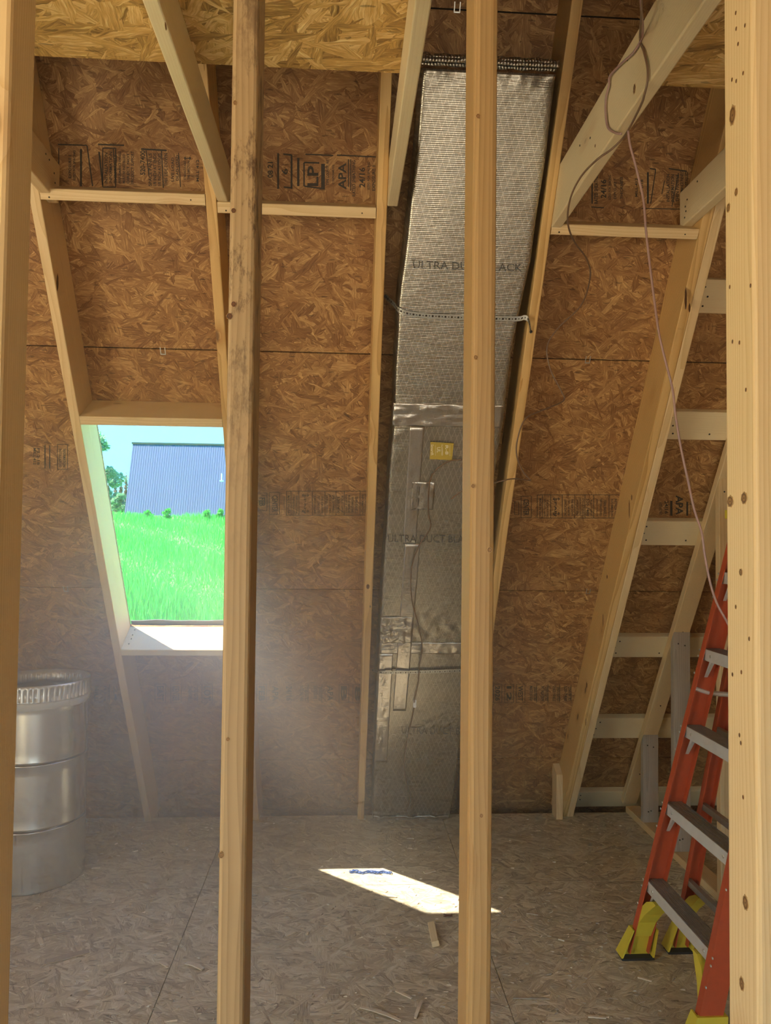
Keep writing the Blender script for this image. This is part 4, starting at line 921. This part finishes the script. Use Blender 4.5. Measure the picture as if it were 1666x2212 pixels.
me = bpy.data.meshes.new('meadow_grass'); me.vertices.add(NB*3); me.vertices.foreach_set('co', V.reshape(-1)); me.loops.add(NB*3); me.loops.foreach_set('vertex_index', np.arange(NB*3, dtype=np.int32))
me.polygons.add(NB); me.polygons.foreach_set('loop_start', np.arange(0, NB*3, 3, dtype=np.int32)); me.materials.append(M['grass']); me.update(calc_edges=True); me.validate()
o = bpy.data.objects.new('meadow_grass', me); C.objects.link(o); props(o, 'bright green tall meadow grass seen through the window opening', 'grass', kind='stuff')
def leaves(name, blobs, n, mt, size=.35, par=None, seed=1):
    rg = np.random.default_rng(seed); P = []
    per = [max(1, int(n*b_[3]*b_[4]/sum(q[3]*q[4] for q in blobs))) for b_ in blobs]
    for (cx, cy, cz, rx, rz), c in zip(blobs, per):
        u = rg.normal(size=(c, 3)); u /= np.linalg.norm(u, axis=1)[:, None]; u *= rg.random((c, 1))**.4
        P.append(u*np.array([rx, rx, rz])+np.array([cx, cy, cz]))
    P = np.concatenate(P); k = len(P); a = rg.normal(size=(k, 3))*size; b_ = rg.normal(size=(k, 3))*size*.6
    V = np.stack([P-a/2, P+b_/2, P+a/2, P-b_/2], 1).reshape(-1, 3); F = [(4*i, 4*i+1, 4*i+2, 4*i+3) for i in range(k)]
    o = obj(name, V.tolist(), F, mt)
    return under(par, o) if par else o
M['leaf'] = leafmat('tree_leaves', (.14, .34, .20), (.34, .58, .34), .4)
M['leafr'] = leafmat('reddish_needles', (.22, .14, .10), (.36, .24, .17), .2)
M['bark'] = plain('bark', (.12, .09, .07), .9)
def tree(px, pytop, pybot, Y, wpx, label, mt, seed, cat='tree', conifer=False, n=2600):
    top = at(px, pytop, Y); bot = at(px, pybot, Y); base = Vector((top.x, Y, min(bot.z, gz(top.x, min(Y, 84))))); W_ = wpx/FPX*Y/2; H = top.z-base.z
    root = empty('tree' if cat == 'tree' else 'bush', base); props(root, label, cat, 'trees and bushes beyond the meadow')
    if cat == 'tree':
        g = G(); g.tube([base, base+Vector((0, 0, H*.75))], [W_*.09, W_*.03], 8); g.make('trunk', M['bark'], root)
    rn = random.Random(seed); bl = []
    if conifer:
        for i in range(10): q = i/9; bl.append((base.x, Y, base.z+H*(.12+.86*q), W_*(1.02-q), H*.06))
    else:
        for i in range(16):
            q = rn.random(); sp = math.sin(math.pi*(.2+.75*q)); bl.append((base.x+rn.uniform(-1, 1)*W_*.75*sp, Y+rn.uniform(-1, 1)*W_*.5, base.z+H*(.18+.76*q), W_*.35, H*.09))
    leaves('foliage', bl, n, mt, .28*(Y/90)*(1 if not conifer else .8), root, seed)
tree(196, 935, 1112, 92, 130, 'tall green tree left of the dark barn, behind the window jamb', M['leaf'], 2, n=5000)
tree(236, 1010, 1112, 90, 48, 'lower green tree between the tall tree and the barn', M['leaf'], 5)
tree(262, 1068, 1112, 88, 40, 'rounded green bush at the foot of the barn', M['leaf'], 8, cat='bush')
tree(262, 1024, 1108, 136, 14, 'reddish conifer just left of the barn', M['leafr'], 4, conifer=True, n=900)
tree(273, 1020, 1108, 155, 12, 'reddish conifer touching the barn edge', M['leafr'], 6, conifer=True, n=900)
tree(250, 1036, 1108, 128, 14, 'reddish conifer behind the green tree', M['leafr'], 7, conifer=True, n=900)
tree(374, 950, 1108, 125, 22, 'tree top showing above the barn ridge', M['leaf'], 9)
tree(322, 1102, 1120, 74, 22, 'leafy weed clump in front of the barn, left one', M['grass'], 12, cat='bush', n=500)
tree(362, 1100, 1120, 74, 18, 'leafy weed clump in front of the barn, middle one', M['grass'], 13, cat='bush', n=400)
tree(448, 1103, 1120, 74, 20, 'leafy weed clump in front of the barn, right one', M['grass'], 14, cat='bush', n=400)
tree(477, 1102, 1120, 74, 22, 'leafy weed clump beside the window edge in front of the barn', M['grass'], 15, cat='bush', n=400)
# the dark metal barn
M['barn'] = plain('dark_blue_metal_roof', (.075, .115, .21), .85, 0, var=.12, scale=.6)
M['barnwall'] = plain('barn_gable_boards', (.16, .13, .11), .8)
barn = empty('barn', (-16, 82, 3.6)); props(barn, 'dark blue metal-roofed barn beyond the green meadow', 'barn')
xe, xr_ = -23.46, -23.83; xR = -6.0; ze, zr = 3.3, 11.95; ye, yr_ = 80.0, 84.0
g = G(); g.hexa([(xe, ye, ze), (xR, ye, ze), (xR, ye+.15, ze), (xe, ye+.15, ze), (xr_, yr_, zr), (xR, yr_, zr), (xR, yr_+.15, zr), (xr_, yr_+.15, zr)]); g.make('roof_slope', M['barn'], barn)
g = G(); g.hexa([(xe, 88, ze), (xR, 88, ze), (xR, 88.15, ze), (xe, 88.15, ze), (xr_, yr_+.15, zr), (xR, yr_+.15, zr), (xR, yr_+.3, zr), (xr_, yr_+.3, zr)]); g.make('roof_slope', M['barn'], barn)
g = G(); g.prism([(xe+.3, ye+.2, ze-.5), (xe+.3, 88, ze-.5), (xr_+.4, yr_+.1, zr-.3)], [(xe+.5, ye+.2, ze-.5), (xe+.5, 88, ze-.5), (xr_+.6, yr_+.1, zr-.3)]); g.make('gable_wall', M['barnwall'], barn)
g = G(); n = 70
for i in range(n):
    t_ = (i+.5)/n; x = xe+(xR-xe)*t_; x2 = xr_+(xR-xr_)*t_
    g.prism([(x-.03, ye, ze), (x+.03, ye, ze), (x, ye-.025, ze+.01)], [(x2-.03, yr_, zr), (x2+.03, yr_, zr), (x2, yr_-.025, zr+.01)])
props(g.make('roof_ribs', M['barn'], barn), kind='stuff')
g = G(); g.box((xr_-.1, yr_-.15, zr-.08), (xR, yr_+.4, zr+.12)); g.make('ridge_cap', M['barnwall'], barn)
P = at(480, 1030, 81.5); g = G(); g.tube([P+Vector((0, -.3, -.45)), P+Vector((0, -.3, .35))], .07, 8); g.box(tuple(P+Vector((-.2, -.5, -.55))), tuple(P+Vector((.2, .1, -.4)))); M['wht'] = plain('white_pipe', (.85, .85, .82), .5); g.make('vent_pipe', M['wht'], barn)

# ------------------------------------------------------------------ haze volume standing in for lens glare, thickest around window and sunbeam
hz, t, b = mat('glare_haze_volume'); t.nodes.remove(b)
tc = N(t, 'ShaderNodeTexCoord'); mp = N(t, 'ShaderNodeMapping', vector_type='TEXTURE', i={'Vector': tc.outputs['Object'], 'Location': (-.58, 3.05, 1.05), 'Scale': (1.75, 2.0, 1.6)})
gr = N(t, 'ShaderNodeTexGradient', gradient_type='QUADRATIC_SPHERE', i={'Vector': mp.outputs[0]})
vs = N(t, 'ShaderNodeVolumeScatter', i={'Density': Mth(t, 'MULTIPLY_ADD', gr.outputs[1], .80, .006), 'Anisotropy': .3, 'Color': (.96, .99, 1, 1)})
t.links.new(vs.outputs[0], [n for n in t.nodes if n.type == 'OUTPUT_MATERIAL'][0].inputs['Volume'])
g = G(); yb0 = 4.40; ztop = 2.9
g.prism([(-3.15, -2.85, .01), (-3.15, 4.33, .01), (-3.15, 4.33-2.6*cot, 2.6), (-3.15, 1.9, 2.79), (-3.15, -2.85, 2.79)], [(3.15, -2.85, .01), (3.15, 4.33, .01), (3.15, 4.33-2.6*cot, 2.6), (3.15, 1.9, 2.79), (3.15, -2.85, 2.79)])
hzo = g.make('glare_haze', hz); props(hzo, 'thin added haze standing in for window glare, glowing in the sunlight', 'haze', kind='stuff')
